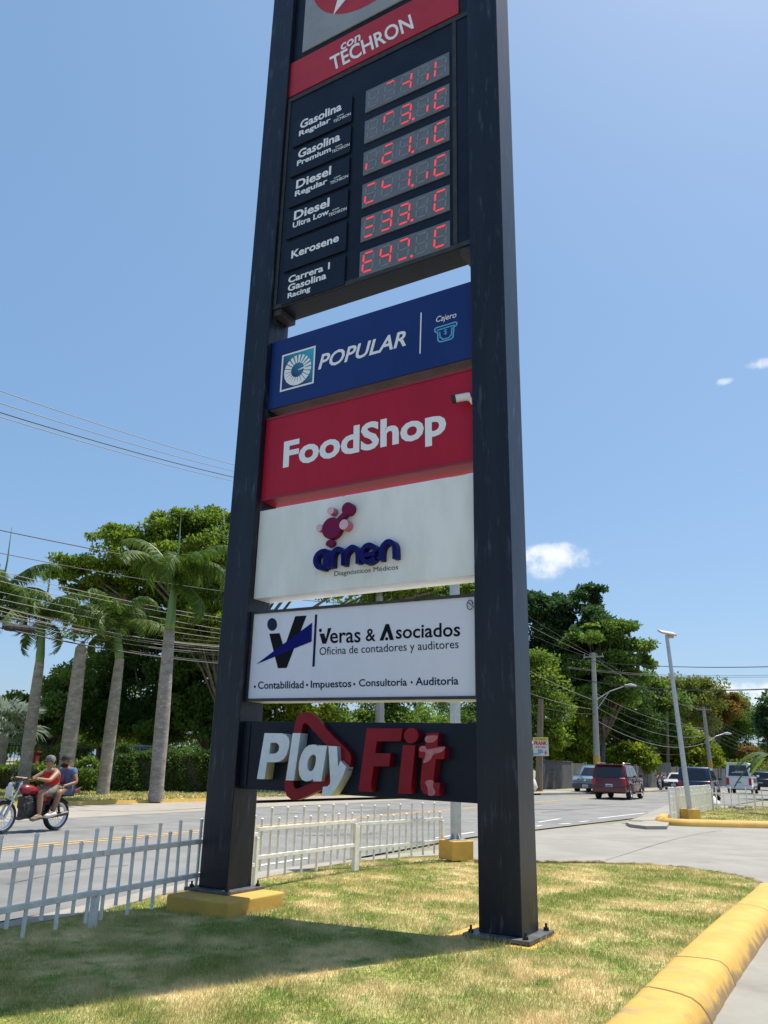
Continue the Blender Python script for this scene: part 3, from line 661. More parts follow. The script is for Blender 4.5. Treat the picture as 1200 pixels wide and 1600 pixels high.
text('Cajero', z3(973, 131), z3(1096, 100), z3(975, 97), YP-.003, white_print, pb, shear=.2, bold=.006)
cyan = mat('cyan_print', (.10, .42, .62), rough=.45)
def st(pts, w, z=z3, closed=False, m=cyan, par=pb, y=YP-.003, nm='cash_icon', k=0):
    P = [SP(*z(*p), YP) for p in pts]
    if k: P = catmull(P, k, closed)
    lps = stroke(P, w, closed)
    return shape(lps, y, 0, m, par, px=False, name=nm)
st([(985, 190), (975, 192), (966, 184), (966, 172), (975, 164), (1030, 148), (1088, 130), (1098, 132), (1100, 142), (1094, 152), (1083, 156)], .016)
st([(978, 180), (1086, 147)], .014); st([(984, 186), (984, 232), (990, 246), (1002, 249), (1062, 233), (1076, 222), (1082, 152)], .016)
st([(996, 188), (998, 222), (1008, 226), (1013, 234), (1052, 224), (1058, 214), (1066, 208), (1070, 160)], .014)
text('$', z3(1020, 205), z3(1040, 200), z3(1021, 175), YP-.003, cyan, pb, bold=.004, name='cash_icon')

# --- FoodShop box
fb = sign_box(4.30, 5.335, red_face, 'red advertising box reading FoodShop')
z4 = zt(430, 610, 3.871)
text('FoodShop', z4(47, 470), z4(1036, 262), z4(55, 312), YP-.003, white_print, fb, bold=.032)
mb = MB(); lip = mat('red_lip', (.24, .012, .025), rough=.4)
for z in (4.313, 5.322): mb.box((-SPAN/2, YP-.004, z), (SPAN-.01, .01, .026))
mb.build('edge_trim', lip, fb)

# --- amen box
ab = sign_box(3.155, 4.18, white_face, 'white advertising box reading amen Diagnósticos Médicos')
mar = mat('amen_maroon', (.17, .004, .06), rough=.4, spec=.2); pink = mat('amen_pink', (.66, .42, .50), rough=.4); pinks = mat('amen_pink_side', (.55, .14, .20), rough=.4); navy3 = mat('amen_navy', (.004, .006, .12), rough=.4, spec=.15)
z5 = zt(470, 770, 6.667); dF = .0
def disc(cx, cy, rx, m, side=None, dep=.075, nm='molecule_ball'):
    c = SP(*z5(cx, cy), dF); e = SP(*z5(cx+rx, cy-rx*.16), dF); r = abs(e[0]-c[0])
    return shape([ell(c[0], c[1], r, r, 32)], YP-.001, dep, m, ab, px=False, name=nm, side=side)
disc(312, 365, 96, mar); disc(482, 162, 57, mar, dep=.078)
P = [SP(*z5(*p), dF) for p in ((340, 330), (470, 190))]; shape(stroke(P, .055), YP-.001, .07, mar, ab, px=False, name='molecule_link')
disc(315, 188, 35, pink, pinks, .09); disc(458, 335, 46, pink, pinks, .10); disc(180, 360, 32, pink, pinks, .06)
P = [SP(*z5(*p), dF) for p in ((272, 520), (300, 528))]; shape([ell((P[0][0]+P[1][0])/2, P[0][1], .055, .04, 16)], YP-.001, .05, mar, ab, px=False, name='molecule_ball')
SW = .050
def am(pts, closed=False, k=5):
    P = [SP(*z5(*p), dF) for p in pts]
    if k: P = catmull(P, k, closed)
    return shape(stroke(P, SW, closed), YP-.001, .085, navy3, ab, px=False, name='raised_letter')
am([(258, 606), (215, 612), (170, 645), (150, 695), (158, 745), (190, 778), (248, 782)]); am([(258, 592), (247, 790)], k=0)
am([(292, 600), (286, 780)], k=0)
am([(318, 775), (322, 665), (345, 610), (385, 584), (420, 598), (440, 645), (442, 755)])
am([(442, 755), (456, 650), (485, 600), (530, 566), (570, 578), (590, 625), (592, 735)])
am([(776, 616), (765, 570), (715, 543), (665, 562), (637, 612), (634, 670), (664, 712), (715, 716), (768, 676)])
SW = .046; YP_ = YP; shape(stroke([SP(*z5(*p), dF) for p in ((655, 650), (775, 628))], SW), YP-.001, .082, navy3, ab, px=False, name='raised_letter'); SW = .050
am([(830, 705), (836, 600), (860, 545), (905, 508), (950, 520), (975, 570), (978, 685)])
grey_t = mat('grey_print', (.05, .07, .10), rough=.5, spec=.15)
text('Diagnósticos Médicos', z5(350, 868), z5(1015, 797), z5(352, 820), YP-.004, grey_t, ab, bold=0)

# --- Veras & Asociados box
TV = -.0125
vb = sign_box(2.045, 3.01, white_face2, 'white framed advertising box reading Veras & Asociados', tilt=TV, frame=(.028, dark_metal))
z6 = zt(380, 940, 6.316); z7 = zt(550, 930, 6.154); y6 = YP-.003
shape([zp(z6, [(258, 318), (360, 312), (405, 460), (515, 145), (627, 138), (430, 655), (343, 657)])], y6, 0, black_print, vb)
shape([zp(z6, [(132, 618), (300, 492), (683, 208), (677, 395), (500, 466), (318, 543)])], y6-.002, 0, mat('veras_blue', (.003, .005, .15), rough=.5, spec=.12), vb)
shape([zp(z6, ell(287, 226, 48, 63))], y6, 0, mat('slate_print', (.012, .025, .06), rough=.5, spec=.12), vb)
shape([zp(z6, [(710, 130), (732, 127), (706, 642), (683, 643)])], y6, 0, navy_print, vb, name='divider')
shape([zp(z6, ell(763, 285, 14, 19, 16))], y6, 0, black_print, vb)
shape([zp(z6, [(755, 317), (800, 314), (816, 368), (838, 263), (872, 260), (820, 415), (783, 417)])], y6, 0, black_print, vb, name='lettering')
text('eras', z6(858, 411), z6(1160, 402), z6(858, 262), y6, black_print, vb, bold=.012)
text('&', z7(133, 443), z7(227, 441), z7(134, 322), y6, black_print, vb, bold=.012)
shape([zp(z7, [(265, 437), (325, 277), (357, 277), (404, 430), (365, 432), (338, 345), (302, 437)])], y6, 0, black_print, vb, name='lettering')
shape([zp(z7, ell(335, 420, 15, 16, 16))], y6, 0, black_print, vb, name='lettering')
text('sociados', z7(422, 420), z7(1042, 394), z7(424, 290), y6, black_print, vb, bold=.014)
text('Oficina de contadores y auditores', (499.5, 1023.6), (716.9, 1012.6), (499.5, 1011.6), y6, black_print, vb)
for s_, a, b, c in (('Contabilidad', (403.3, 1076.5), (474.7, 1075.4), (403.3, 1065.1)), ('Impuestos', (485.8, 1074.9), (549.1, 1073.5), (485.8, 1063.5)), ('Consultoría', (561, 1072.7), (636.1, 1071.4), (561, 1061.3)), ('Auditoría', (649.4, 1071), (716.6, 1069.7), (649.4, 1058.6))):
    text(s_, a, b, c, y6, navy_print, vb, bold=.014)
for p in ((398.4, 1073), (480, 1070.3), (553.8, 1069), (643.4, 1066.2)): shape([ell(p[0], p[1], 1.6, 2.0, 12)], y6, 0, navy_print, vb, name='lettering')
mb = MB(); c = SP(734, 945, .06); mb.tube([TP(c[0]+.03*math.cos(a), c[1]+.045*math.sin(a), .062) for a in [k*.5 for k in range(12)]], .004, 5); mb.tube([TP(c[0]-.02, c[1]+.03, .06), TP(c[0]+.04, c[1]-.03, .06)], .004, 5); mb.build('wire_loop', cable_mat, vb)

# --- Play Fit box
TPf = -.0142
fbx = sign_box(1.168, 1.84, cab_mat, 'black advertising box with raised letters reading Play Fit', tilt=TPf, y0=.08, y1=.30)
z8 = zt(380, 1100, 6.667); z9 = zt(540, 1120, 5.854); dL = -.055
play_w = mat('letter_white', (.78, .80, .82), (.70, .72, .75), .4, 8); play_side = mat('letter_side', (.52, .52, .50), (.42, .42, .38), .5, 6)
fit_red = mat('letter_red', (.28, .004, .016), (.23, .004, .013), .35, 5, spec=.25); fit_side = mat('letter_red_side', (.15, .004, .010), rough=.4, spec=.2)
DEP = .13
def L3(loops, z, m, side, dep=DEP, nm='raised_letter', dd=dL): return shape([zp(z, lp) for lp in loops], .079, dep, m, fbx, nm, d=dd, side=side)
P_o = [(220, 303), (400, 305), (440, 320), (468, 350), (478, 395), (470, 460), (450, 520), (420, 570), (380, 597), (330, 607), (245, 607), (218, 783), (140, 781)]
P_h = [(282, 402), (340, 402), (362, 418), (372, 450), (365, 485), (345, 508), (315, 517), (268, 518)]
L3([P_o, P_h], z8, play_w, play_side)
L3([[(510, 303), (592, 303), (522, 797), (437, 795)]], z8, play_w, play_side, .125)
a_o = [(785, 432), (870, 433), (810, 806), (725, 806), (727, 780), (690, 800), (650, 806), (610, 790), (582, 740), (573, 670), (580, 600), (600, 530), (635, 465), (680, 430), (720, 422), (755, 425), (778, 442)]
a_h = catmull([(735, 527), (752, 545), (755, 580), (745, 640), (725, 685), (705, 702), (682, 695), (668, 670), (665, 630), (675, 580), (695, 545), (715, 528)], 2, True)
L3([a_o, a_h], z8, play_w, play_side)
L3([[(885, 437), (975, 440), (985, 660), (1010, 588), (1070, 655), (1040, 745), (965, 880), (930, 935), (890, 957), (815, 957), (828, 862), (875, 858), (900, 835), (905, 800)]], z8, play_w, play_side)
tri_o = [(425, 812), (520, 285), (530, 220), (548, 150), (580, 105), (620, 85), (680, 85), (725, 110), (770, 160), (850, 250), (950, 355), (1050, 450), (1105, 510), (1120, 560), (1115, 620), (1092, 690), (1050, 760), (1000, 805), (900, 860), (780, 905), (650, 965), (560, 1000), (500, 1000), (450, 960), (425, 890)]
tri_i = [(515, 812), (600, 285), (615, 212), (640, 195), (680, 225), (860, 425), (990, 560), (1005, 610), (985, 680), (900, 735), (700, 825), (590, 870), (545, 885), (520, 860)]
L3([tri_o, tri_i], z8, fit_red, fit_side, .07, 'play_triangle', dd=-.0)
L3([[(195, 103), (520, 107), (503, 222), (285, 225), (272, 332), (410, 335), (398, 452), (255, 453), (222, 688), (117, 680)]], z9, fit_red, fit_side, .10, dd=-.02)
L3([[(525, 258), (638, 262), (592, 704), (478, 702)]], z9, fit_red, fit_side, .10, dd=-.02)
L3([ell(598, 172, 66, 70, 28)], z9, fit_red, fit_side, .10, dd=-.02)
t_l = [(742, 152), (850, 148), (838, 268), (908, 270), (903, 387), (825, 387), (805, 560), (808, 590), (822, 602), (865, 603), (850, 722), (770, 722), (715, 700), (690, 660), (685, 600), (705, 380), (668, 370), (672, 268), (730, 265)]
L3([t_l], z9, fit_red, fit_side, .10, dd=-.02)
faded = mat('letter_red_faded', (.52, .20, .22), (.42, .10, .12), .5, 18, lo=.3, hi=.7)
for pts in ([(738, 178), (838, 172), (838, 200), (815, 225), (780, 235), (733, 228)], [(673, 300), (690, 272), (730, 268), (752, 298), (905, 272), (885, 318), (805, 345), (775, 395), (712, 420), (735, 330), (690, 318)], [(728, 600), (765, 578), (805, 590), (800, 640), (822, 690), (800, 718), (757, 715), (752, 650)]):
    shape([catmull(zp(z9, pts), 3, True)], .079-.10-.002, 0, faded, fbx, 'faded_patch', d=-.02)
for x_, z_ in ((-.06, 1.49), (-SPAN+.05, 1.51)): mb = MB(); mb.box((x_, .12, z_), (.09, .10, .64)); mb.build('bracket', cab_mat, fbx)

# security camera on the inner edge of the right pillar
c = SP(722, 621, .0)
scam = empty('security_camera', SO, SIGN_ROT, 'white bullet security camera fixed to the right pillar beside the red box', 'security camera')
dirc = Vector((-.86, -.46, -.20)).normalized(); p0 = Vector((-.055, .005, c[1])); p1 = p0+dirc*.12; pe = p0-dirc*.03
camw = mat('camera_white', (.68, .69, .70), rough=.35)
mb = MB(); mb.tube([pe, p0, p1], [.036, .040, .040], 14); mb.build('housing', camw, scam, smooth=False)
mb = MB(); mb.tube([p1, p1+dirc*.035], [.045, .045], 14); mb.build('hood', black, scam)
mb = MB(); mb.tube([p1+dirc*.036, p1+dirc*.040], [.028, .028], 12); mb.build('lens', mat('lens_glass', (.03, .03, .035), rough=.08), scam)
mb = MB(); mb.tube([Vector((-.004, .03, c[1]-.05)), Vector((-.03, .02, c[1]-.035)), pe+dirc*.04], [.020, .020, .022], 10); mb.tube([Vector((.0, .03, c[1]-.05)), Vector((-.02, .03, c[1]-.05))], [.042, .038], 14); mb.build('bracket', camw, scam)

# ================================================================== FENCES
PICK = {}
def picket(h0, h1, r, parent, x, cone=True):
    key = (round(h0, 2), round(h1, 2), round(r, 4))
    if key not in PICK:
        mb = MB(); mb.tube([(0, 0, h0), (0, 0, h1-.02)], r, 10); mb.lathe([(r+.003, h1-.03), (r+.003, h1-.012), (0, h1)], n=10); o = mb.build('picket', white_p, parent); smooth_auto(o, 50); PICK[key] = o.data
    else: o = link(bpy.data.objects.new('picket', PICK[key]), parent)
    o.location = (x, random.uniform(-.003, .003), random.uniform(-.006, .006)); o.rotation_euler = (random.uniform(-.012, .012), random.uniform(-.015, .015), 0); return o
def fence_section(a, b, zb, rail_lo, rail_hi, h_tall, h_short, step, lab, r=.0165, posts=(0, 1), bot_tall=.04, bot_short=.13, first=0, grp='white picket fence sections beside the lawn', z1=None, post_h=None):
    a, b = Vector(a), Vector(b); L = (b.xy-a.xy).length; root = empty('picket_fence', (a.x, a.y, zb), math.atan2(b.y-a.y, b.x-a.x), lab, 'fence', grp)
    for z in (rail_lo, rail_hi):
        mb = MB(); mb.box((L/2, 0, z), (L-.002, .045, .045)); mb.build('rail', white_p, root, bevel=.004)
    n = int(L/step)
    for i in range(n):
        x = (i+.5)*L/n; tall = (i+first) % 2 == 0
        picket(bot_tall if tall else bot_short, h_tall if tall else h_short, r, root, x)
    for e in posts:
        ph = post_h or rail_hi
        mb = MB(); mb.box((e*L, 0, (ph-.02)/2-.03), (.055, .055, ph+.02)); mb.build('post', white_p, root, bevel=.003)
    return root
r0_ = G(0, 1350, .645); r1_ = G(158, 1330, .645); r2_ = G(317, 1307, .655)
p158 = r1_.copy(); p158.z = .05; p395 = G(396, 1385, .07); p555 = G(553, 1356, .08); p690 = G(691, 1337, .09)
dA_ = (r0_-r1_).normalized(); pL = p158+dA_*2.3; pLL = pL+dA_*2.4; dL_ = (p395-p158).normalized()
fence_section(pLL, pL, .05, .24, .575, .80, .69, .165, 'white picket fence section at the left edge, nearest the photographer', posts=(0,), post_h=.26)
fence_section(pL, p158, .05, .26, .575, .80, .70, .165, 'white picket fence section left of the left pillar, in front of the motorcycle', posts=(0, 1), first=0, post_h=.26)
fence_section(p158+dL_*.01, p395, .040, .262, .585, .81, .71, .165, 'white picket fence section running behind the left pillar', posts=(1,), first=0)
fence_section(p395+dL_*.01, p555, .09, .28, .59, .83, .71, .165, 'white picket fence section just right of the left pillar, under the Play Fit box', posts=(1,), first=1)
fence_section(p555+Vector((.03, .05, 0)), p690, .09, .22, .55, .80, .66, .15, 'white picket fence section ending by the yellow block of the grey mast', posts=(0, 1), first=0)
# right island fences
fr0 = G(1049, 1283, .1); fr1 = G(1113, 1266, .1); fr2 = G(1157, 1270, .1); fr3 = G(1225, 1272, .1)
fence_section(fr0, fr1, .1, .22, .66, .92, .80, .105, 'dense white picket fence section behind the leaning lamp post', r=.030, bot_tall=.03, bot_short=.03, posts=(0, 1), grp=None, post_h=.9)
fence_section(fr1+Vector((.05, -.02, 0)), fr3, .1, .22, .62, .86, .70, .26, 'open white railing at the right edge on the second island', r=.022, bot_tall=.0, bot_short=.1, posts=(0, .62, 1), grp=None, post_h=.8)

# ================================================================== POSTS
def cube_base(name, p, w, h, lab, rz=.5):
    mb = MB(); mb.box((0, 0, h/2-.02), (w, w, h+.04)); o = mb.build(name, yellow_p, bevel=.015, seg=2); o.location = p; o.rotation_euler = (0, 0, rz); return tag(o, lab, 'footing')
mp_ = G(714, 1340, .1)
cube_base('concrete_footing', (mp_.x, mp_.y+.16, .1), .40, .24, 'small yellow concrete block at the foot of the grey mast')
mast = empty('steel_mast', (mp_.x, mp_.y+.16, .34), .5, 'slim square grey steel mast rising behind the sign boxes', 'mast')
mt = R(713, 738, mp_.y+.16)
mb = MB(); mb.box((0, 0, (mt.z-.34)/2), (.125, .125, mt.z-.34)); mb.build('pole', galv, mast, bevel=.004)
mb = MB(); mb.box((0, 0, .008), (.26, .26, .016))
mb.build('base_plate', galv, mast)
mb = MB()
for a in range(4):
    q = Matrix.Rotation(a*math.pi/2, 3, 'Z'); f = [q @ Vector(v) for v in ((.063, -.005, .016), (.12, -.005, .016), (.063, -.005, .11), (.063, .005, .016), (.12, .005, .016), (.063, .005, .11))]
    mb.add(f, [(0, 1, 2), (5, 4, 3), (0, 3, 4, 1), (1, 4, 5, 2), (2, 5, 3, 0)])
mb.build('gusset', galv, mast)
mb = MB(); mb.box((.0, -.02, mt.z-.34+.02), (.5, .30, .05)); mb.box((.0, 0, mt.z-.34-.05), (.08, .08, .1)); mb.build('lamp_head', galv, mast, bevel=.01)

lb = G(1083, 1281, .1); lt = R(1045, 990, lb.y)
cube_base('concrete_footing', (lb.x, lb.y+.2, .1), .42, .30, 'small yellow concrete block on the second island under the leaning lamp post', .3)
lamp = empty('lamp_post', (lb.x, lb.y+.2, .4), 0, 'leaning grey lamp post with a flat square head, right of the road', 'lamp post')
dxl = Vector((lt.x-lb.x, 0, lt.z-.4))
mb = MB(); mb.tube([(0, 0, 0), dxl], [.085, .06], 8); mb.build('pole', galv, lamp)
mb = MB(); mb.box(dxl+Vector((.02, 0, .06)), (.50, .42, .06), rot=Matrix.Rotation(.16, 3, 'Y') @ Matrix.Rotation(.35, 3, 'X')); mb.box(dxl+Vector((.12, 0, -.06)), (.18, .14, .10)); mb.build('lamp_head', mat('lamp_head_beige', (.42, .38, .33), rough=.5), lamp, bevel=.01)

conc_pole = mat('pole_concrete', (.40, .39, .36), (.32, .31, .29), .9, 2, stretch=(1, 1, .3), bump=.3)
wood_pole = mat('pole_wood', (.16, .12, .085), (.22, .17, .12), .95, 3, stretch=(2, 2, .3))
def utility_pole(px, pyb, ptx, pty, w, lab, band=0, arm=None, m=conc_pole, cross=True, zb=.1, Y=None):
    b = G(px, pyb, zb) if Y is None else R(px, pyb, Y); b.z = zb; t = R(ptx, pty, b.y)
    r = empty('utility_pole', b, 0, lab, 'utility pole'); top = t-b
    mb = MB(); mb.tube([(0, 0, 0), top], [w*.62, w*.40], 8); mb.build('pole', m, r, smooth=False)
    if band: mb = MB(); mb.tube([(0, 0, .01), top*(band/top.length)], [w*.62+.012, w*.60+.008], 8); mb.build('painted_band', yellow_p, r)
    if cross:
        mb = MB(); mb.box(top*.97, (1.5, .1, .1), rz=-.5); mb.build('cross_arm', m, r)
        for k_ in (-.68, -.25, .25, .68):
            mb = MB(); c_ = top*.97+Matrix.Rotation(-.5, 3, 'Z') @ Vector((k_, 0, .06)); mb.lathe([(.0, 0), (.05, 0), (.035, .05), (.055, .1), (.02, .17), (0, .17)], c_, 8); mb.build('insulator', mat('insulator', (.25, .2, .18), rough=.3), r)
    if arm:
        az_, ln, hz, up = arm; s_ = top*hz; e = s_+Vector((math.cos(az_)*ln, math.sin(az_)*ln, up)); mb = MB()
        mb.tube([s_, s_*.5+e*.5+Vector((0, 0, .15)), e], .035, 6); mb.tube([s_+Vector((0, 0, -.8)), s_*.55+e*.45+Vector((0, 0, .1))], .025, 5); mb.build('lamp_arm', galv, r)
        mb = MB(); mb.tube([e+Vector((-.1*math.cos(az_), -.1*math.sin(az_), 0)), e+Vector((math.cos(az_)*.35, math.sin(az_)*.35, .02)), e+Vector((math.cos(az_)*.75, math.sin(az_)*.75, -.02))], [.07, .14, .05], 8); mb.build('luminaire', mat('luminaire_grey', (.5, .5, .48), rough=.4), r)
    return r, b, b+top
_, PAb, PA = utility_pole(934, 1235, 927, 1020, .40, 'concrete utility pole with a yellow painted foot behind the red car', 4.3*.55, (-.25, 2.3, .64, 1.1))
_, PCb, PC = utility_pole(1114, 1230, 1099, 1105, .42, 'leaning concrete utility pole with yellow foot near the white van', 2.6, (.1, 2.0, .56, .9))
_, PBb, PB = utility_pole(594, 1239, 592, 770, .42, 'tall pale concrete utility pole rising behind the white advertising box', 0, None)
utility_pole(1044, 1222, 1042, 1112, .30, 'dark wooden utility pole among the trees behind the sedan', 0, None, wood_pole, False, Y=84)
_, PFb, PF = utility_pole(842, 1236, 845, 1092, .42, 'brown wooden utility pole beside the FRANK sign', 1.9*.0, None, wood_pole, False)
utility_pole(1187, 1222, 1185, 1150, .35, 'distant thin pole at the right edge of the view', 0, None, conc_pole, False, Y=130)

# FRANK sign
fs = R(845, 1166.5, PFb.y-.35)
frk = empty('shop_sign', (fs.x, fs.y, fs.z), rad(-14), 'small white and yellow roadside sign reading FRANK in red letters', 'sign')
sw, sh = R(857, 1166, fs.y).x-R(833.5, 1166, fs.y).x, R(845, 1152, fs.y).z-R(845, 1181, fs.y).z
mb = MB(); mb.box((0, 0, 0), (sw, .08, sh)); mb.build('board', mat('board_white', (.62, .62, .60), rough=.5), frk)
mb = MB(); mb.box((0, -.042, sh*.40), (sw*.99, .01, sh*.19)); mb.build('header_band', mat('board_yellow', (.62, .55, .10), rough=.5), frk)
def bt(s, x, z, w, h, m, b=.02): text(s, (x, z), (x+w, z), (x, z+h), -.05, m, frk, bold=b, px=False)
redp = mat('red_print', (.55, .02, .02), rough=.5); bluep = mat('blue_print', (.05, .25, .50), rough=.5)
mb = MB(); mb.box((0, -.049, sh*.39), (sw*.7, .006, sh*.07)); mb.build('faded_line', mat('olive_print', (.20, .20, .04), (.50, .46, .08), .6, 9), frk)
bt('FRANK', -sw*.44, sh*.08, sw*.86, sh*.20, redp, .04); bt('REYES', -sw*.34, -sh*.08, sw*.66, sh*.09, redp)
bt('6', sw*.24, -sh*.42, sw*.14, sh*.22, redp, .04)
mb = MB()
for i, (x, z, w, h) in enumerate([(-.05, -.2, .3, .06), (-.02, -.3, .36, .07), (-.3, -.4, .5, .05)]): mb.box((sw*x, -.046, sh*z), (sw*w, .008, sh*h))
mb.build('printed_bar', bluep, frk)
mb = MB(); mb.box((0, .20, sh*.2), (.12, .34, .08)); mb.build('bracket', dark_metal, frk)

# back of a traffic sign
tb = G(1041, 1231, .1); ts = empty('road_sign', (tb.x, tb.y, .1), -.4, 'grey back of a rectangular road sign on a thin post by the wall', 'road sign')
zz = R(1041, 1199, tb.y).z; mb = MB(); mb.box((0, 0, zz-.1), (1.15, .03, .85)); mb.build('panel', mat('sign_back', (.20, .20, .20), rough=.5, metal=.3), ts)
mb = MB(); mb.tube([(0, .04, 0), (0, .04, zz+.2)], .04, 6); mb.build('post', galv, ts)

# ================================================================== CABLES
def cable(p0, p1, sag, r, lab, m=cable_mat, grp=None, n=18, name='overhead_cable'):
    p0, p1 = Vector(p0), Vector(p1); P = []
    for i in range(n+1):
        t = i/n; q = p0.lerp(p1, t); q.z -= sag*4*t*(1-t); P.append(q)
    mb = MB(); mb.tube(P, r, 4, cap=False); o = mb.build(name, m, fixn=False); return tag(o, lab, 'cable', grp)
LY = 19.0
for i, (yl, yr, m, r) in enumerate([(600, 762, cable_grey, .013), (620, 775, cable_grey, .013), (635, 784, cable_mat, .017), (642, 790, cable_grey, .013)]):
    cable(R(-30, yl, LY), R(598, 768+i*6 if i else 770, 47.5), .55, r, 'upper power line sloping down to the pale pole, %s of four in the open sky' % ('highest', 'second', 'third', 'lowest')[i], m, 'power lines in the open sky')
for i, (yl, yr, Ya, Yb, r, s_) in enumerate([(822, 925, 26, 44, .020, .3), (858, 945, 27, 45, .014, .4), (885, 985, 27, 45, .012, .6), (892, 990, 27, 45, .010, .6), (900, 1005, 28, 45, .012, .6), (918, 1010, 28, 45, .009, .5), (930, 1015, 28, 45, .011, .5)]):
    cable(R(-30, yl, Ya), R(594, yr, 47.5), s_, r, 'thin black cable crossing in front of the left trees and palms', cable_mat if i < 2 else cable_grey, 'cables across the left trees')
for i in range(9):
    yl = 936+i*3.6; yr = 992+i*3.2
    cable(R(-30, yl+random.uniform(-2, 2), 27+i*.2), R(594, yr+random.uniform(-3, 3), 47.3), .9+random.uniform(-.25, .35), random.choice((.009, .012, .015)), 'telecom cable in the sagging bundle across the palm trunks', cable_grey if i % 2 else cable_mat, 'bundle of telecom cables across the palms')
cable(R(-30, 974, 26), R(594, 1032, 47.3), .8, .026, 'thick black cable carrying the splice case, lowest of the left bundle')
a = R(5, 979, 26.6); b = R(54, 984, 28.2); sp_ = empty('splice_case', a, 0, 'black cylindrical cable splice case hanging on the thick cable at the left edge', 'splice case')
v = b-a; mb = MB(); mb.tube([(0, 0, 0), v*.05, v*.1, v*.9, v*.95, v], [.03, .09, .13, .13, .09, .03], 10); mb.build('housing', black, sp_)
for k_ in (.25, .5, .75): mb = MB(); mb.tube([v*(k_-.015), v*(k_+.015)], .14, 10); mb.build('clamp_band', dark_metal, sp_)
for i in range(7):
    z_ = -.2-i*.12 if i < 3 else -2.6-i*.32
    cable(Vector((PB.x, PB.y, PB.z*.93-i*1.15)), Vector((PA.x, PA.y, PA.z+z_)), .35+.12*i, random.choice((.014, .02)), 'cable running from behind the sign to the pole with the yellow foot', cable_grey if i % 2 else cable_mat, 'cables between the left and right poles')
for i in range(9):
    z_ = (-.2, -.35, -.5, -3.0, -3.5, -4.0, -4.6, -5.0, -5.4)[i]
    cable(Vector((PA.x, PA.y, PA.z+z_)), Vector((PC.x, PC.y, PC.z+z_*.72)), .45+.10*i+random.uniform(-.15, .2), random.choice((.014, .02)), 'cable running between the two concrete poles on the right', cable_grey if i % 2 else cable_mat, 'cables between the right poles')
for i, (yl, yr, r, s_) in enumerate([(1033, 1040, .02, .3), (1046, 1053, .011, .3), (1048, 1056, .011, .3), (1062, 1073, .03, .5)]):
    cable(Vector((PA.x-2, PA.y, R(900, yl-4, PA.y).z)), R(1260, yr, 36+i), s_, r, 'overhead cable crossing the sky above the road on the right, %s of four' % ('top', 'second', 'third', 'lowest')[i], cable_grey if i in (1, 2) else cable_mat, 'cables crossing the road on the right')
for i in range(6):
    z_ = -.25-i*.25; f = PC+Vector((28, 42, -1.0))
    cable(Vector((PC.x, PC.y, PC.z-.2-i*.5)), Vector((f.x, f.y, f.z-i*.4)), 1.2, .022, 'cable leading away from the leaning pole into the distance', cable_mat, 'cables beyond the leaning pole')

# ================================================================== TREES
def leaves_mesh(name, pts, nrm, size, m, parent, up=.5, tint=None):
    n = len(pts); d = RNG.normal(size=(n, 3)); d += nrm*.6; d /= np.linalg.norm(d, axis=1)[:, None]      # leaf axis
    u = RNG.normal(size=(n, 3)); u[:, 2] += up*2.2; u -= (u*d).sum(1)[:, None]*d; u /= np.linalg.norm(u, axis=1)[:, None]
    s = np.cross(d, u); L = size*RNG.uniform(.6, 1.4, n)[:, None]; Wd = L*.30
    v = np.zeros((n, 4, 3)); v[:, 0] = pts; v[:, 1] = pts+d*L*.5+s*Wd; v[:, 2] = pts+d*L-u*L*.12; v[:, 3] = pts+d*L*.5-s*Wd
    me = bpy.data.meshes.new(name); me.vertices.add(n*4); me.vertices.foreach_set('co', v.ravel()); me.loops.add(n*4); me.polygons.add(n)
    me.loops.foreach_set('vertex_index', np.arange(n*4, dtype=np.int32)); me.polygons.foreach_set('loop_start', np.arange(0, n*4, 4, dtype=np.int32)); me.polygons.foreach_set('loop_total', np.full(n, 4, np.int32))
    me.update(); at = me.attributes.new('tint', 'FLOAT', 'POINT'); t = tint if tint is not None else RNG.random(n)
    at.data.foreach_set('value', np.repeat(np.clip(t, 0, 1), 4).astype(np.float32)); me.materials.append(m)
    return link(bpy.data.objects.new(name, me), parent)
def crown_points(blobs, nleaf, sub=14, flatz=.55, subr=.34, seed=0):
    """blobs: (centre, (rx, ry, rz)); leaves gather in clumps scattered through and over each blob"""
    rg = np.random.default_rng(seed); vol = np.array([b[1][0]*b[1][1]*b[1][2] for b in blobs])**.66; vol /= vol.sum(); P = []; N = []; T = []; CL = []
    for (c, rr_), w in zip(blobs, vol):
        c = np.array(c); rr_ = np.array(rr_); k = max(5, int(sub)); n = int(nleaf*w)
        dd = rg.normal(size=(k, 3)); dd /= np.linalg.norm(dd, axis=1)[:, None]; dd[:, 2] = np.where(dd[:, 2] < -.55, -dd[:, 2]*.5, dd[:, 2])
        cc = c+dd*rr_*rg.uniform(.45, 1.05, k)[:, None]; CL += list(cc)
        rs = float(np.mean(rr_[:2]))*subr*rg.uniform(.55, 1.35, k); tt = rg.uniform(0, 1, k)
        idx = rg.integers(0, k, n); q = rg.normal(size=(n, 3)); q /= np.linalg.norm(q, axis=1)[:, None]
        rad_ = rg.random(n)**.45; p = cc[idx]+q*rad_[:, None]*rs[idx][:, None]*np.array([1, 1, flatz])
        P.append(p); N.append(q); T.append(tt[idx]*.6+rg.random(n)*.4)
    return np.concatenate(P), np.concatenate(N), np.concatenate(T), CL
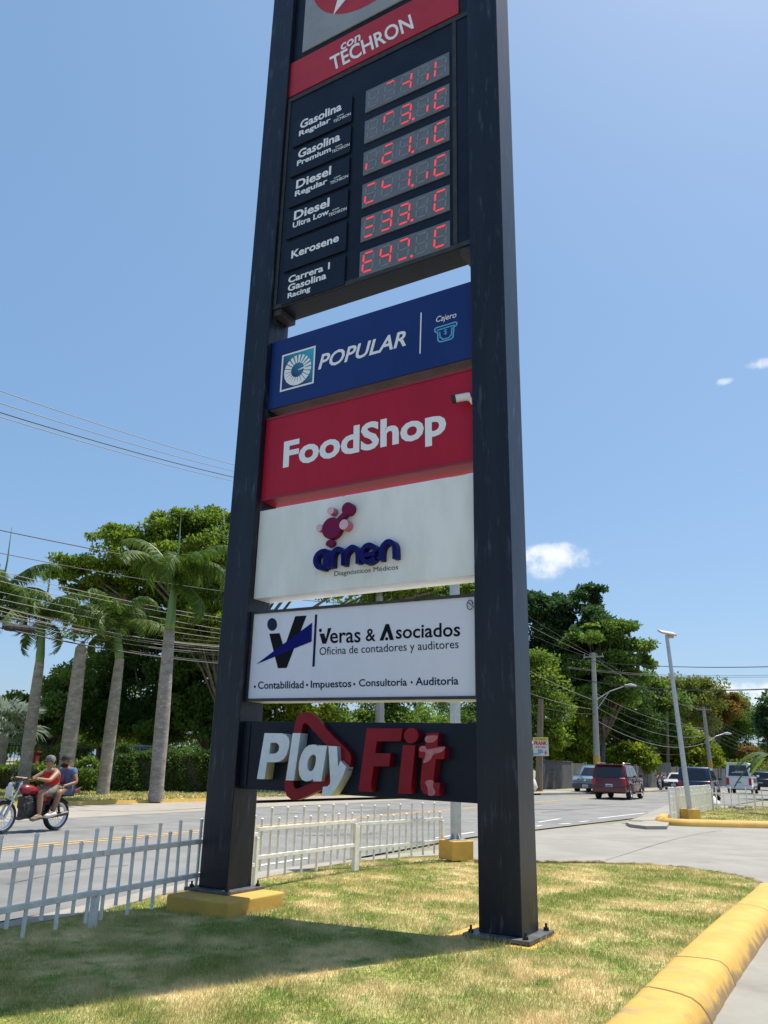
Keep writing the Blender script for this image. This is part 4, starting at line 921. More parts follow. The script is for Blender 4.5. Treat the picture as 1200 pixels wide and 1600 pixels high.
def tree(name, base, blobs, nleaf, size, lm, lab, tr=.3, cat='tree', sub=14, flatz=.55, subr=.34, seed=1, trunk_h=None, grp=None, limbs=12, bm=bark, up=.5):
    root = empty(name, base, 0, lab, cat, grp); b = np.array(base)
    bl = [(np.array(c)-b, r_) for c, r_ in blobs]
    if cat == 'tree' and nleaf < 30000: nleaf = int(nleaf*1.5); size *= .78; sub += 4
    P, N, T, CL = crown_points(bl, nleaf, sub, flatz, subr, seed)
    leaves_mesh('crown', P, N, size, lm, root, up, T)
    rg = random.Random(seed); cen = np.mean([c for c, _ in bl], 0); th = trunk_h or max(.6, cen[2]*.45)
    fork = Vector((cen[0]*.25, cen[1]*.25, th)); mb = MB()
    mb.tube([(0, 0, -.1), (fork.x*.3, fork.y*.3, th*.5), fork], [tr*1.25, tr*.95, tr*.8], 9); mb.build('trunk', bm, root, smooth=True)
    ch = rg.sample(CL, min(limbs, len(CL)))+[c for c, _ in bl]; mb = MB()
    for c_ in ch:
        e = Vector(c_); md = fork.lerp(e, .5)+Vector((rg.uniform(-.3, .3), rg.uniform(-.3, .3), rg.uniform(0, .1)*(e-fork).length)); mb.tube([fork, md, e], [tr*.45, tr*.26, tr*.08], 6)
    mb.build('limb', bm, root, smooth=True); return root
def PB_(*L, Y, k=1.0):
    """blob list from (px, py, rx, rz[, dY])"""
    o = []
    for q in L:
        c = R(q[0], q[1], Y+(q[4] if len(q) > 4 else 0)); o.append((tuple(c), (q[2]*k, q[2]*k, q[3]*k)))
    return o
L_rain = leaf_mat('leaf_rain_tree', (.055, .115, .018), (.19, .25, .042), .48)
L_yel = leaf_mat('leaf_yellow_green', (.10, .16, .018), (.26, .29, .035), .45)
L_dark = leaf_mat('leaf_dark_green', (.035, .072, .018), (.10, .165, .035), .42)
L_mid = leaf_mat('leaf_mid_green', (.065, .12, .026), (.17, .25, .05), .45)
L_blue = leaf_mat('leaf_deep_green', (.024, .058, .022), (.07, .13, .042), .38)
L_oran = leaf_mat('leaf_orange_bloom', (.07, .12, .022), (.30, .15, .04), .35)
L_olive = leaf_mat('leaf_olive', (.075, .12, .024), (.21, .22, .05), .4)
L_palm = leaf_mat('palm_leaflet', (.04, .085, .015), (.12, .18, .035), .35)
L_silver = leaf_mat('fan_palm_leaf', (.16, .21, .17), (.26, .30, .25), .3)

tree('rain_tree', (R(372, 1238, 44).x, 44, .1), PB_((345, 822, 2.4, 1.0), (285, 830, 2.2, .9), (225, 850, 2.0, .8), (185, 838, 1.5, .6, -1), (130, 888, 1.9, .6), (95, 900, 1.1, .4), (210, 885, 2.6, .9), (270, 895, 3, 1.3), (340, 880, 3.2, 1.6), (400, 850, 3, 1.5), (330, 935, 3, 1.3), (250, 935, 2.8, 1.2, 2), (160, 925, 2.0, .8, 1), (200, 950, 2.4, 1.2, 3), (290, 970, 2.8, 1.4, 2), (225, 985, 2.2, 1.0, 3), (440, 822, 1.3, .8), (450, 905, 2.6, .9), (560, 925, 3.0, .7), (660, 925, 2.6, .55), (735, 925, 1.8, .5), Y=44),
     140000, .19, L_rain, 'broad spreading rain tree with yellow-green top behind the royal palms', .42, sub=16, flatz=.42, subr=.36, seed=3, trunk_h=5.5, limbs=30)
tree('yellow_leaved_tree', (R(350, 1238, 41).x, 41, .1), PB_((325, 975, 1.9, 1.1), (350, 1010, 1.5, 1.0), (300, 1000, 1.0, .7), Y=41), 9000, .24, L_yel, 'bright yellow-green tree just left of the left pillar', .16, seed=4, sub=12)
for i, (bl, Y, n, m, lab, sd_) in enumerate([
    ([(75, 1120, 2.0, 1.8), (50, 1150, 1.6, 1.4), (110, 1085, 1.5, 1.4), (30, 1110, 1.0, 1.0)], 43, 15000, L_mid, 'bright mid green tree at the far left behind the black fence', 11),
    ([(150, 1050, 2.4, 2.2), (130, 1120, 2.4, 2.4), (180, 1110, 2.2, 2.2), (160, 990, 1.6, 1.2)], 47, 20000, L_mid, 'dark tree between the second and third palm trunks', 12),
    ([(235, 1060, 2.6, 2.2), (215, 1130, 2.5, 2.2), (260, 1120, 2.4, 2.2), (230, 1000, 2.0, 1.4)], 46, 22000, L_dark, 'dark tree behind the tallest royal palm', 13),
    ([(320, 1070, 2.6, 2.4), (300, 1130, 2.5, 2.2), (350, 1130, 2.6, 2.4)], 45, 22000, L_mid, 'dark tree filling the space beside the left pillar', 14),
    ([(440, 1110, 1.9, 1.6), (415, 1140, 1.7, 1.6), (480, 1125, 1.6, 1.5), (455, 1170, 2.0, 1.6)], 42, 15000, L_yel, 'yellow-green tree seen between the Veras and Play Fit boxes on the left', 15),
    ([(600, 1140, 2.6, 2.4), (540, 1150, 2.2, 2.4), (650, 1130, 2.2, 1.8), (500, 1190, 2.2, 1.8)], 50, 19000, L_mid, 'green tree behind the middle of the Play Fit box', 16),
    ([(720, 1140, 3.0, 2.6), (790, 1120, 3.2, 2.8), (670, 1180, 2.6, 2.2), (760, 1180, 3.0, 2.2)], 62, 18000, L_dark, 'dark tree seen past the grey mast behind the right pillar', 17)]):
    c = R(bl[0][0], 1238, Y); tree('broadleaf_tree', (c.x, Y, .1), PB_(*bl, Y=Y), n, .26, m, lab, .22, seed=sd_, sub=17, flatz=.6, subr=.36)
# right hand trees
tree('tall_dark_tree', (R(868, 1232, 80).x, 80, 0), PB_((855, 955, 3.4, 2.2), (905, 935, 2.2, 1.1), (928, 925, 1.6, .7), (880, 985, 4.2, 2.6), (840, 1020, 4.5, 3), (905, 1030, 4, 2.6), (870, 1080, 5, 3), (935, 975, 2.2, 1.2), (820, 960, 3.5, 2.5), (800, 1060, 5, 4), Y=80),
     85000, .34, L_blue, 'tallest dark green tree on the right of the pylon', .5, sub=18, flatz=.5, subr=.34, seed=21, limbs=24, trunk_h=6)
tree('layered_tree', (R(940, 1232, 76).x, 76, 0), PB_((955, 985, 2.6, .9), (990, 1015, 2.4, .7), (1003, 1030, 1.3, .4), (925, 1000, 3.0, 1.0), (960, 1035, 3.2, 1.0), (985, 1060, 2.0, .7), (915, 1050, 3.5, 1.4), (950, 1085, 3.4, 1.5), (900, 1100, 3.5, 2), Y=76),
     62000, .30, L_mid, 'layered mid green tree leaning out towards the road beyond the tall dark one', .35, sub=16, flatz=.4, subr=.36, seed=22, limbs=20, trunk_h=4)
for i, (bl, Y, n, m, lab, sd_) in enumerate([
    ([(850, 1110, 2.4, 1.2), (835, 1060, 2.2, .8), (832, 1030, 1.6, .5), (845, 1150, 2.4, 1.6)], 62, 11000, L_rain, 'light green tree edging the right pillar above the FRANK sign', 30),
    ([(900, 1170, 2.4, 1.8), (880, 1150, 2.4, 1.8), (870, 1185, 2, 1.2)], 75, 11000, L_yel, 'pale green bush behind the grey wall left of the yellow footed pole', 31),
    ([(965, 1150, 3.4, 3.2), (940, 1120, 3, 3), (975, 1110, 3, 2.8), (950, 1185, 2.6, 1.6)], 84, 18000, L_dark, 'dark tree behind the red car and the utility pole', 32),
    ([(985, 1185, 2.0, 1.2), (970, 1195, 1.7, .9)], 77, 7000, L_yel, 'low yellow-green bush leaning over the wall by the red car', 33),
    ([(1025, 1110, 3.2, 2.8), (1010, 1150, 3.4, 3), (1035, 1165, 3.2, 2.6), (1005, 1080, 2.6, 2)], 92, 17000, L_mid, 'mid green tree in front of the olive one beyond the wall', 34),
    ([(1050, 1090, 3.8, 2.6), (1080, 1080, 3.6, 2.4), (1030, 1075, 2.6, 1.6), (1070, 1120, 4, 3), (1100, 1090, 3, 2.2)], 108, 18000, L_olive, 'olive brown flowering tree behind the lamp post', 35),
    ([(1075, 1170, 3.0, 2.4), (1055, 1190, 2.6, 1.8), (1095, 1185, 2.6, 1.8)], 94, 13000, L_yel, 'pale bush mass right of the lamp post above the dark minivan', 36),
    ([(1118, 1115, 3.0, 2.0), (1135, 1100, 2.4, 1.6), (1105, 1125, 2.6, 2)], 118, 11000, L_oran, 'tree with orange red blossom right of the lamp post', 37),
    ([(1145, 1120, 4.0, 3.4), (1160, 1150, 3.4, 3.2), (1125, 1150, 3.6, 3), (1140, 1180, 3.6, 2.4)], 125, 17000, L_mid, 'rounded green tree at the far end of the right tree row', 38),
    ([(1185, 1180, 3.2, 1.0), (1200, 1185, 3, 1.0)], 120, 5000, L_oran, 'low orange flowering shrub far off at the right edge', 39),
    ([(1219, 1118, 1.4, 1.1), (1202, 1142, .8, .8), (1228, 1150, 1.5, 1.3), (1222, 1094, 1.1, .6)], 52, 8000, L_blue, 'dark tree cut off by the right edge of the view', 40),
    ([(1120, 1205, 2.4, 1.1), (1140, 1210, 2.4, .9), (1165, 1205, 3.0, 1.2)], 112, 8000, L_olive, 'olive scrub beyond the white van', 41)]):
    c = R(bl[0][0], 1225, Y); tree('broadleaf_tree', (c.x, Y, 0), PB_(*bl, Y=Y), n, .42 if Y > 70 else .3, m, lab, .2, seed=sd_, sub=15, flatz=.7, subr=.40)
# far wooded backdrop beyond the row
P = []; 
bl = []
for i in range(26):
    bl.append(((-70+i*9.5+random.uniform(-2, 2), 150+random.uniform(-8, 25), 2.5), (7, 6, random.uniform(3, 4.6))))
pts, nr, tt, _ = crown_points(bl, 42000, 12, .7, .4, 77)
o = leaves_mesh('distant_wood', pts, nr, .9, L_dark, None, .5, tt); tag(o, 'distant dark belt of trees closing the view beyond the road', 'wood', None, 'stuff')

# royal palms
FROND = {}
def frond_mesh(seed, L=3.0, droop=1.0, m=None):
    rg = np.random.default_rng(seed); n = 16; mb = MB(); pts = []
    for i in range(n+1):
        t = i/n; ang = rad(62)-t*t*rad(105)*droop; pts.append(ang)
    P_ = [Vector((0, 0, 0))]
    for a in pts[1:]: P_.append(P_[-1]+Vector((math.cos(a), 0, math.sin(a)))*L/n)
    mb.tube([P_[i] for i in range(0, n+1, 2)], [.035*(1-i/n*.85) for i in range(0, n+1, 2)], 5, m=1)
    V = []; F = []
    for i in range(1, n+1):
        t = i/n; T_ = (P_[i]-P_[i-1]).normalized(); U = Vector((0, 1, 0)); Nn = T_.cross(U)
        for sgn in (-1, 1):
            for k_ in range(4):
                base = P_[i-1].lerp(P_[i], k_/4); ll = .62*L/3*(math.sin(min(1, t*1.15+.12)*math.pi*.86)+.18)*rg.uniform(.8, 1.15)
                dr = (U*sgn*.75+T_*.55+Nn*rg.uniform(-.35, .35)+Vector((0, 0, -.25-.5*t))).normalized()
                e = base+dr*ll*.55; e2 = base+dr*ll+Vector((0, 0, -.38*ll)); w_ = T_*.028
                V_ = [base-w_, base+w_, e+w_*1.2, e-w_*.9, e2]; mb.add(V_, [(0, 1, 2, 3), (3, 2, 4)])
    o = mb.build('frond', [m or L_palm, crownshaft], None, fixn=False); me = o.data; bpy.data.objects.remove(o)
    at = me.attributes.new('tint', 'FLOAT', 'POINT'); at.data.foreach_set('value', np.repeat(rg.random(len(me.vertices)//5+1), 5)[:len(me.vertices)].astype(np.float32)); return me
FM = [frond_mesh(s_, 3.0, d_) for s_, d_ in ((1, .75), (2, 1.0), (3, 1.2), (4, 1.35))]
def palm(base, pts, shaft, lab, n=13, L=1.0, spear=True, seed=0, tr=.26, droop=0):
    """pts: trunk top pixel; shaft: top of the green shaft pixel"""
    rg = random.Random(seed); b = Vector(base); Y = b.y; t = R(*pts, Y)-b; s_ = R(*shaft, Y)-b if shaft else None
    root = empty('royal_palm', b, 0, lab, 'palm'); mb = MB(); k = 22; prof = []
    for i in range(k+1):
        u = i/k; r_ = tr*(1.25-.9*u if u < .12 else 1.142-.05*u)*(1+.10*math.sin(u*math.pi*.9)) * (1-.33*max(0, u-.45)); r_ *= 1+.012*(i % 2); prof.append(r_)
    C = [Vector((t.x*(i/k)**1.1, 0, -.05+(t.z+.05)*i/k)) for i in range(k+1)]
    mb.tube(C, prof, 14); o = mb.build('trunk', palm_bark, root); smooth_auto(o, 60)
    if not shaft: 
        mb = MB(); mb.tube([t, t+Vector((.02, 0, .12)), t+Vector((.05, 0, .28))], [prof[-1]*.95, prof[-1]*.6, prof[-1]*.2], 8); mb.build('broken_tip', palm_bark, root); return root
    mb = MB(); r0 = prof[-1]; mb.tube([t-Vector((0, 0, .02)), t.lerp(s_, .15), t.lerp(s_, .6), s_], [r0*.95, r0*1.0, r0*.72, r0*.45], 12); mb.build('crownshaft', crownshaft, root, smooth=True)
    for i in range(n):
        me = FM[min(3, max(0, int(rg.random()*4)))]; f = link(bpy.data.objects.new('frond', me), root); f.location = s_-Vector((0, 0, .1*rg.random()))
        az_ = i*2.39996+rg.uniform(-.2, .2); tilt = rg.uniform(-.25, .75)+droop*.5; f.rotation_euler = Matrix.Rotation(az_, 4, 'Z').to_euler(); f.rotation_euler = (Matrix.Rotation(az_, 4, 'Z') @ Matrix.Rotation(tilt, 4, 'Y') @ Matrix.Rotation(rg.uniform(-.4, .4), 4, 'X')).to_euler(); sc = L*rg.uniform(.85, 1.12); f.scale = (sc, sc, sc)
    for i in range(2):
        f = link(bpy.data.objects.new('frond', FM[3]), root); f.location = s_-Vector((0, 0, .25)); f.rotation_euler = (Matrix.Rotation(rg.uniform(0, 6.28), 4, 'Z') @ Matrix.Rotation(1.25, 4, 'Y')).to_euler(); f.scale = (L*.8, L*.8, L*.8)
    if spear: mb = MB(); mb.tube([s_, s_+Vector((.03, 0, 1.4*L)), s_+Vector((-.03, 0, 2.9*L))], [.06, .035, .008], 6); mb.build('spear_leaf', crownshaft, root)
    return root
def gp(px, py): p = G(px, py, .1); return (p.x, p.y, .1)
palm(gp(243, 1250), (265, 985), (273, 905), 'tallest royal palm, pale trunk nearest the left pillar', 15, 1.0, seed=1, tr=.215)
palm(gp(160, 1242), (187, 1030), (183, 975), 'royal palm whose trunk rises behind the motorcycle passenger, third from the left', 12, .85, seed=2, tr=.20, spear=False)
palm(gp(98, 1242), (127, 1012), None, 'headless grey palm trunk with a broken tip, second from the left', seed=3, tr=.24)
palm(gp(34, 1240), (62, 1035), (68, 962), 'royal palm with drooping fronds, leftmost whole trunk in view', 14, .9, seed=4, tr=.19, droop=.4)
palm((R(-38, 1240, 32).x, 32, .1), (-14, 1000), (2, 925), 'royal palm whose fronds enter at the left edge, trunk out of view', 13, .95, seed=5, tr=.19)
# fan palm at the left edge
fpn = empty('fan_palm', (R(-8, 1240, 38).x, 38, .1), 0, 'silvery fan palm at the far left edge behind the black fence', 'palm')
mb = MB(); mb.tube([(0, 0, 0), (0, 0, 2.4)], [.28, .2], 9); mb.build('trunk', palm_bark, fpn)
def fan(seed):
    rg = np.random.default_rng(seed); mb = MB(); mb.tube([(0, 0, 0), (.7, 0, .15), (1.2, 0, .1)], [.03, .025, .02], 5); n = 26
    for k_ in range(n):
        a = rad(-125+250*k_/(n-1)); d_ = Vector((math.cos(a), math.sin(a), .12*rg.uniform(-1, 1))); s_ = Vector((-d_.y, d_.x, 0))*.05; c_ = Vector((1.2, 0, .1)); L_ = 1.0*rg.uniform(.85, 1.05)
        mb.add([c_, c_+d_*L_*.6+s_, c_+d_*L_+Vector((0, 0, -.25)), c_+d_*L_*.6-s_], [(0, 1, 2, 3)])
    o = mb.build('frond', L_silver, None, fixn=False); me = o.data; bpy.data.objects.remove(o); at = me.attributes.new('tint', 'FLOAT', 'POINT'); at.data.foreach_set('value', rg.random(len(me.vertices)).astype(np.float32)); return me
FF = [fan(1), fan(2)]
for i in range(20):
    f = link(bpy.data.objects.new('frond', FF[i % 2]), fpn); f.location = (0, 0, 2.4); f.rotation_euler = (Matrix.Rotation(i*2.4, 4, 'Z') @ Matrix.Rotation(random.uniform(-1.1, .5), 4, 'Y') @ Matrix.Rotation(random.uniform(-.5, .5), 4, 'X')).to_euler()
# banana plant at the right edge
bb_ = R(1213, 1238, 30); ban = empty('banana_plant', (bb_.x, 30, .1), 0, 'banana plant with long drooping leaves reaching in from the right edge', 'plant')
mb = MB(); mb.tube([(0, 0, 0), (0, 0, 2.0)], [.1, .07], 8); mb.build('stem', crownshaft, ban)
for i in range(8):
    mb = MB(); az_ = (2.6, 3.1, 3.6, 1.8, .5, 5.2, 4.2, 2.9)[i]; L_ = random.uniform(1.1, 1.5); P_ = []
    for k_ in range(9):
        t = k_/8; P_.append(Vector((math.cos(az_)*L_*t, math.sin(az_)*L_*t, 2.0+(.75-.1*i)*t-1.15*t*t)))
    V = []
    for k_, p in enumerate(P_):
        w_ = .17*math.sin(math.pi*min(1, .08+k_/8*.92))+.01; s_ = Vector((-math.sin(az_), math.cos(az_), 0))*w_; V += [p-s_-Vector((0, 0, .06)), p, p+s_-Vector((0, 0, .06))]
    mb.add(V, [(k_*3+j, k_*3+j+1, k_*3+j+4, k_*3+j+3) for k_ in range(8) for j in range(2)])
    o = mb.build('leaf', L_dark, ban, fixn=False); at = o.data.attributes.new('tint', 'FLOAT', 'POINT'); at.data.foreach_set('value', np.full(len(o.data.vertices), random.random(), np.float32))

# ================================================================== HEDGES, WALLS, FENCE BEHIND
def hedge(a, b, w, h, n, m, lab, size=.10):
    a, b = Vector(a), Vector(b); L = (b-a).length; root = empty('hedge', (a.x, a.y, .1), math.atan2(b.y-a.y, b.x-a.x), lab, 'hedge')
    u = RNG.random(n)*L; f = RNG.integers(0, 3, n); v = RNG.random(n); x = u; y = np.where(f == 0, -w/2, np.where(f == 1, (v-.5)*w, w/2)); z = np.where(f == 1, h, v*h)
    bump = .16*np.sin(x*1.1+2)+.12*np.sin(x*2.9+z)+.08*np.sin(x*6.3+z*3)+RNG.normal(0, .09, n); y = y+np.where(f == 0, -bump, bump)*(f != 1); z = z+bump*(f == 1)-np.where(f != 1, RNG.random(n)*.06, 0)
    q = np.stack([x, y, z], 1); nr = np.zeros((n, 3)); nr[f == 0, 1] = -1; nr[f == 1, 2] = 1; nr[f == 2, 1] = 1
    leaves_mesh('foliage', q, nr, size, m, root, .3)
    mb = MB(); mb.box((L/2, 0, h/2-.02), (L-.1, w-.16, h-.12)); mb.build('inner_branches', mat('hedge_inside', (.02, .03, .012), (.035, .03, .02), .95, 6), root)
    return root
ha = R(166, 1243, 36.3); hb = R(372, 1240, 36.0)
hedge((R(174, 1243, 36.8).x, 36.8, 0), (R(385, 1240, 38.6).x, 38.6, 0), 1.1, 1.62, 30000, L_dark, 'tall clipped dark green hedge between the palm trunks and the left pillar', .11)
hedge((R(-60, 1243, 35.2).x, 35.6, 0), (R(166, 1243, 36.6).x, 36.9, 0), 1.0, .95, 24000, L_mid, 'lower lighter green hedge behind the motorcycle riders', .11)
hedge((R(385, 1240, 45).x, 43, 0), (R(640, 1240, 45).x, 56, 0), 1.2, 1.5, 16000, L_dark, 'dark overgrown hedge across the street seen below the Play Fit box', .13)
# black railing on a low wall with red pillars
ra = R(-60, 1238, 38.6); rb_ = R(232, 1238, 41.5)
rail = empty('iron_railing', (ra.x, 38.6, .1), math.atan2(41.5-38.6, rb_.x-ra.x), 'black iron railing on a low white wall behind the left hedge', 'fence'); RL = math.hypot(rb_.x-ra.x, 2.9)
mb = MB(); mb.box((RL/2, 0, .5), (RL, .18, 1.0)); mb.build('low_wall', mat('old_white_wall', (.34, .34, .31), (.22, .22, .20), .9, 2), rail)
for z in (1.12, 1.85): mb = MB(); mb.box((RL/2, 0, z), (RL, .04, .05)); mb.build('rail', dark_metal, rail)
mbb = MB(); mbb.box((0, 0, 1.5), (.025, .025, .95)); bar0 = mbb.build('bar', dark_metal, rail)
nb = int(RL/.16)
for i in range(nb):
    o = bar0 if i == 0 else link(bpy.data.objects.new('bar', bar0.data), rail); o.location = (i*.16+.05, 0, 0)
redw = mat('red_render', (.22, .025, .02), (.17, .02, .018), .8, 4)
for px, py, Y, w, lab in ((44, 1176, 38.0, .42, 'dark red square gate pillar between the first two palm trunks'), (193, 1172, 41.0, .42, 'dark red pillar end beside the white wall, partly behind the third palm')):
    c = R(px, 1238, Y); t = R(px, py, Y); mb = MB(); mb.box((0, 0, (t.z-.1)/2), (w, w, t.z-.1)); mb.box((0, 0, t.z-.1+.04), (w+.1, w+.1, .08)); o = mb.build('gate_pillar', redw, bevel=.01); o.location = (c.x, Y, .1); tag(o, lab, 'pillar')
wa = R(160, 1238, 42.5); wb_ = R(235, 1238, 42.8); wt = R(200, 1167, 42.6)
mb = MB(); mb.box((0, 0, (wt.z-.1)/2), (wb_.x-wa.x, .2, wt.z-.1)); mb.box((0, 0, wt.z-.1+.05), (wb_.x-wa.x+.1, .3, .1)); o = mb.build('garden_wall', mat('old_white_wall', (.5, .5, .5))); o.location = ((wa.x+wb_.x)/2, 42.6, .1); tag(o, 'short weathered white garden wall behind the tallest palm', 'wall')
pts, nr, tt, _ = crown_points([((R(186, 1166, 43).x, 43.2, R(186, 1164, 43).z), (.7, .4, .25)), ((R(90, 1180, 43).x, 43, R(90, 1180, 43).z), (2.4, .5, .5))], 5000, 10, .7, .4, 5)
o = tree('flowering_shrub', (R(186, 1238, 43.6).x, 43.6, .1), [((R(186, 1170, 43.6).x, 43.6, R(186, 1168, 43.6).z), (.9, .5, .4))], 2500, .14, leaf_mat('leaf_gold', (.35, .28, .03), (.55, .38, .03), .3), 'golden shrub topping the white garden wall', .05, 'shrub', seed=6)
o = tree('flowering_shrub', (R(85, 1238, 41).x, 41, .1), [((R(75, 1185, 41).x, 41, R(75, 1182, 41).z), (1.5, .6, .5)), ((R(115, 1180, 41).x, 41, R(115, 1180, 41).z), (.9, .5, .5))], 5000, .14, L_yel, 'yellow-green shrub seen through the black railing', .05, 'shrub', seed=7)
# chain-link fence posts across the street
cl = G(428, 1243, .1); clf = empty('chain_link_fence', (cl.x-1.5, cl.y+1.2, .1), .55, 'chain-link fence across the street below the left end of the Play Fit box', 'fence')
mb = MB()
for i in range(44):
    for sg in (1, -1):
        x0 = i*.22-1.5; mb.tube([(max(0, x0), 0, 0 if x0 > 0 else 0), (x0+1.5 if sg > 0 else x0+1.5, 0, 1.5)][::1] if sg > 0 else [(x0+1.5, 0, 0), (max(0, x0), 0, 1.5)], .008, 3, cap=False)
mb.build('mesh_wire', galv, clf, fixn=False)
for i in range(4): mb = MB(); mb.tube([(i*2.6, 0, 0), (i*2.6, 0, 1.65)], .05 if i else .12, 8); mb.build('post', conc_pole if i == 0 else galv, clf)
# long grey wall on the right: panels between posts
wall_m = mat('wall_grey', (.17, .165, .155), (.11, .108, .10), .95, 1.2, bump=.5, bscale=14, c3=(.24, .225, .20), s3=.7, lo3=.55, hi3=.7)
wall_d = mat('wall_dark_render', (.085, .085, .088), (.065, .065, .068), .95, 1.0)
w0 = G(847, 1234, .1); w1 = G(893, 1232, .1); w2 = G(1052, 1230, .1); w3 = w2+(w2-w1).normalized()*45
wl = empty('boundary_wall', (w0.x, w0.y, .1), math.atan2(w1.y-w0.y, w1.x-w0.x), 'dark rendered end stretch of the boundary wall behind the light blue car', 'wall'); L_ = (w1-w0).length
mb = MB(); mb.box((L_/2, 0, .97), (L_, .2, 1.95)); mb.box((L_/2, 0, 1.97), (L_+.05, .28, .06)); mb.build('wall', wall_d, wl)
mb = MB(); 
for k_, (w_, x_) in enumerate([(1.3, 2.0), (1.1, 1.9), (1.4, 2.1)]): mb.box((x_+.6, -.105, 1.35-k_*.3), (w_, .012, .10))
mb.build('faded_sign_writing', mat('faded_writing', (.055, .055, .058), rough=.9), wl)
wl2 = empty('boundary_wall', (w1.x, w1.y, .1), math.atan2(w2.y-w1.y, w2.x-w1.x), 'long grey boundary wall of cast panels and posts running away along the road', 'wall'); L_ = (w3-w1).length
pn = MB(); pn.box((0, 0, .92), (2.28, .12, 1.84)); pn0 = pn.build('panel', wall_m, wl2, bevel=.01); ps = MB(); ps.box((0, 0, .98), (.22, .26, 1.96)); ps0 = ps.build('post', mat('wall_post', (.22, .21, .195), (.16, .15, .14), .95, 3), wl2, bevel=.01)
for i in range(int(L_/2.5)):
    o = pn0 if i == 0 else link(bpy.data.objects.new('panel', pn0.data), wl2); o.location = (i*2.5+1.25, random.uniform(-.02, .02), random.uniform(-.03, .03))
    o = ps0 if i == 0 else link(bpy.data.objects.new('post', ps0.data), wl2); o.location = (i*2.5, 0, 0)
# litter and the white sacks
def sack(p, s_, lab, m):
    mb = MB(); rg = random.Random(int(p.x*100)); n = 10; prof = [(.0, 0), (.45, 0), (.55, .2), (.45, .5), (.18, .75), (.12, .85), (.0, .88)]; mb.lathe([(r_*s_, h*s_) for r_, h in prof], (0, 0, 0), n)
    mb.v = [(x*(1+rg.uniform(-.15, .15)), y*(1+rg.uniform(-.15, .15)), z*(1+rg.uniform(-.08, .08))) for x, y, z in mb.v]; o = mb.build('rubbish_sack', m, smooth=True); o.location = p; return tag(o, lab, 'sack')
sk = mat('sack_white', (.62, .62, .60), rough=.5)
sack(G(837, 1237, .1)+Vector((-.6, .2, 0)), 1.3, 'pale rubbish sack leaning at the foot of the brown pole', sk)
sack(G(1141, 1268, .1)+Vector((0, 1.5, 0)), .55, 'white rubbish sack lying behind the open railing', sk)
rub = mat('rubble_grey', (.35, .33, .3), (.2, .18, .15), .95, 8)
for i, (px, py) in enumerate(((1165, 1266), (1178, 1268), (1190, 1265))):
    mb = MB(); rg = random.Random(i); mb.lathe([(0, 0), (.16, 0), (.14, .1), (0, .15)], n=7); mb.v = [(x*rg.uniform(.7, 1.4), y*rg.uniform(.7, 1.4), z) for x, y, z in mb.v]; o = mb.build('rubble_stone', rub); o.location = G(px, py, .1)+Vector((0, 1.2, 0)); tag(o, 'stone of the rubble behind the open railing at the right edge', 'stone', 'rubble behind the railing')

# ================================================================== VEHICLES
glass_d = mat('tinted_glass', (.012, .014, .018), rough=.06, spec=.8)
chrome = mat('chrome', (.62, .63, .65), rough=.18, metal=.9)
rim_m = mat('alloy_rim', (.42, .43, .45), rough=.3, metal=.7)
tyre_m = mat('tyre_rubber', (.018, .018, .018), rough=.85)
plastic = mat('black_plastic', (.022, .022, .024), rough=.6)
head_m = mat('headlight_glass', (.62, .64, .66), rough=.12)
tail_m = mat('taillight_red', (.42, .012, .012), rough=.15)
amber = mat('indicator_amber', (.6, .22, .02), rough=.2)
plate_m = mat('number_plate', (.62, .62, .60), rough=.5)
_w = {}
def wheel(parent, x, y, r, w, sgn):
    key = (round(r, 2), round(w, 2), sgn)
    if key not in _w:
        t = MB(); t.lathe([(r*.62, -w/2), (r*.9, -w/2), (r, -w*.35), (r, w*.35), (r*.9, w/2), (r*.62, w/2)], n=22, axis='y'); to = t.build('wheel', tyre_m); smooth_auto(to, 40)
        q = MB(); yy = sgn*w*.40; q.lathe([(r*.62, yy+sgn*.01), (r*.56, yy+sgn*.01), (r*.52, yy-sgn*.05), (0, yy-sgn*.05)], n=20, axis='y')
        for k_ in range(5):
            a = k_*2*math.pi/5; q.box((math.cos(a)*r*.33, yy-sgn*.02, math.sin(a)*r*.33), (r*.5, .035, r*.16), rot=Matrix.Rotation(-a, 3, 'Y'))
        q.lathe([(r*.14, yy-sgn*.04), (r*.14, yy+sgn*.005), (0, yy+sgn*.01)], n=10, axis='y'); qo = q.build('rim', rim_m); _w[key] = (to.data, qo.data); bpy.data.objects.remove(to); bpy.data.objects.remove(qo)
    a, b = _w[key]; o = link(bpy.data.objects.new('wheel', a), parent); o.location = (x, y, r); link(bpy.data.objects.new('rim', b), o); return o
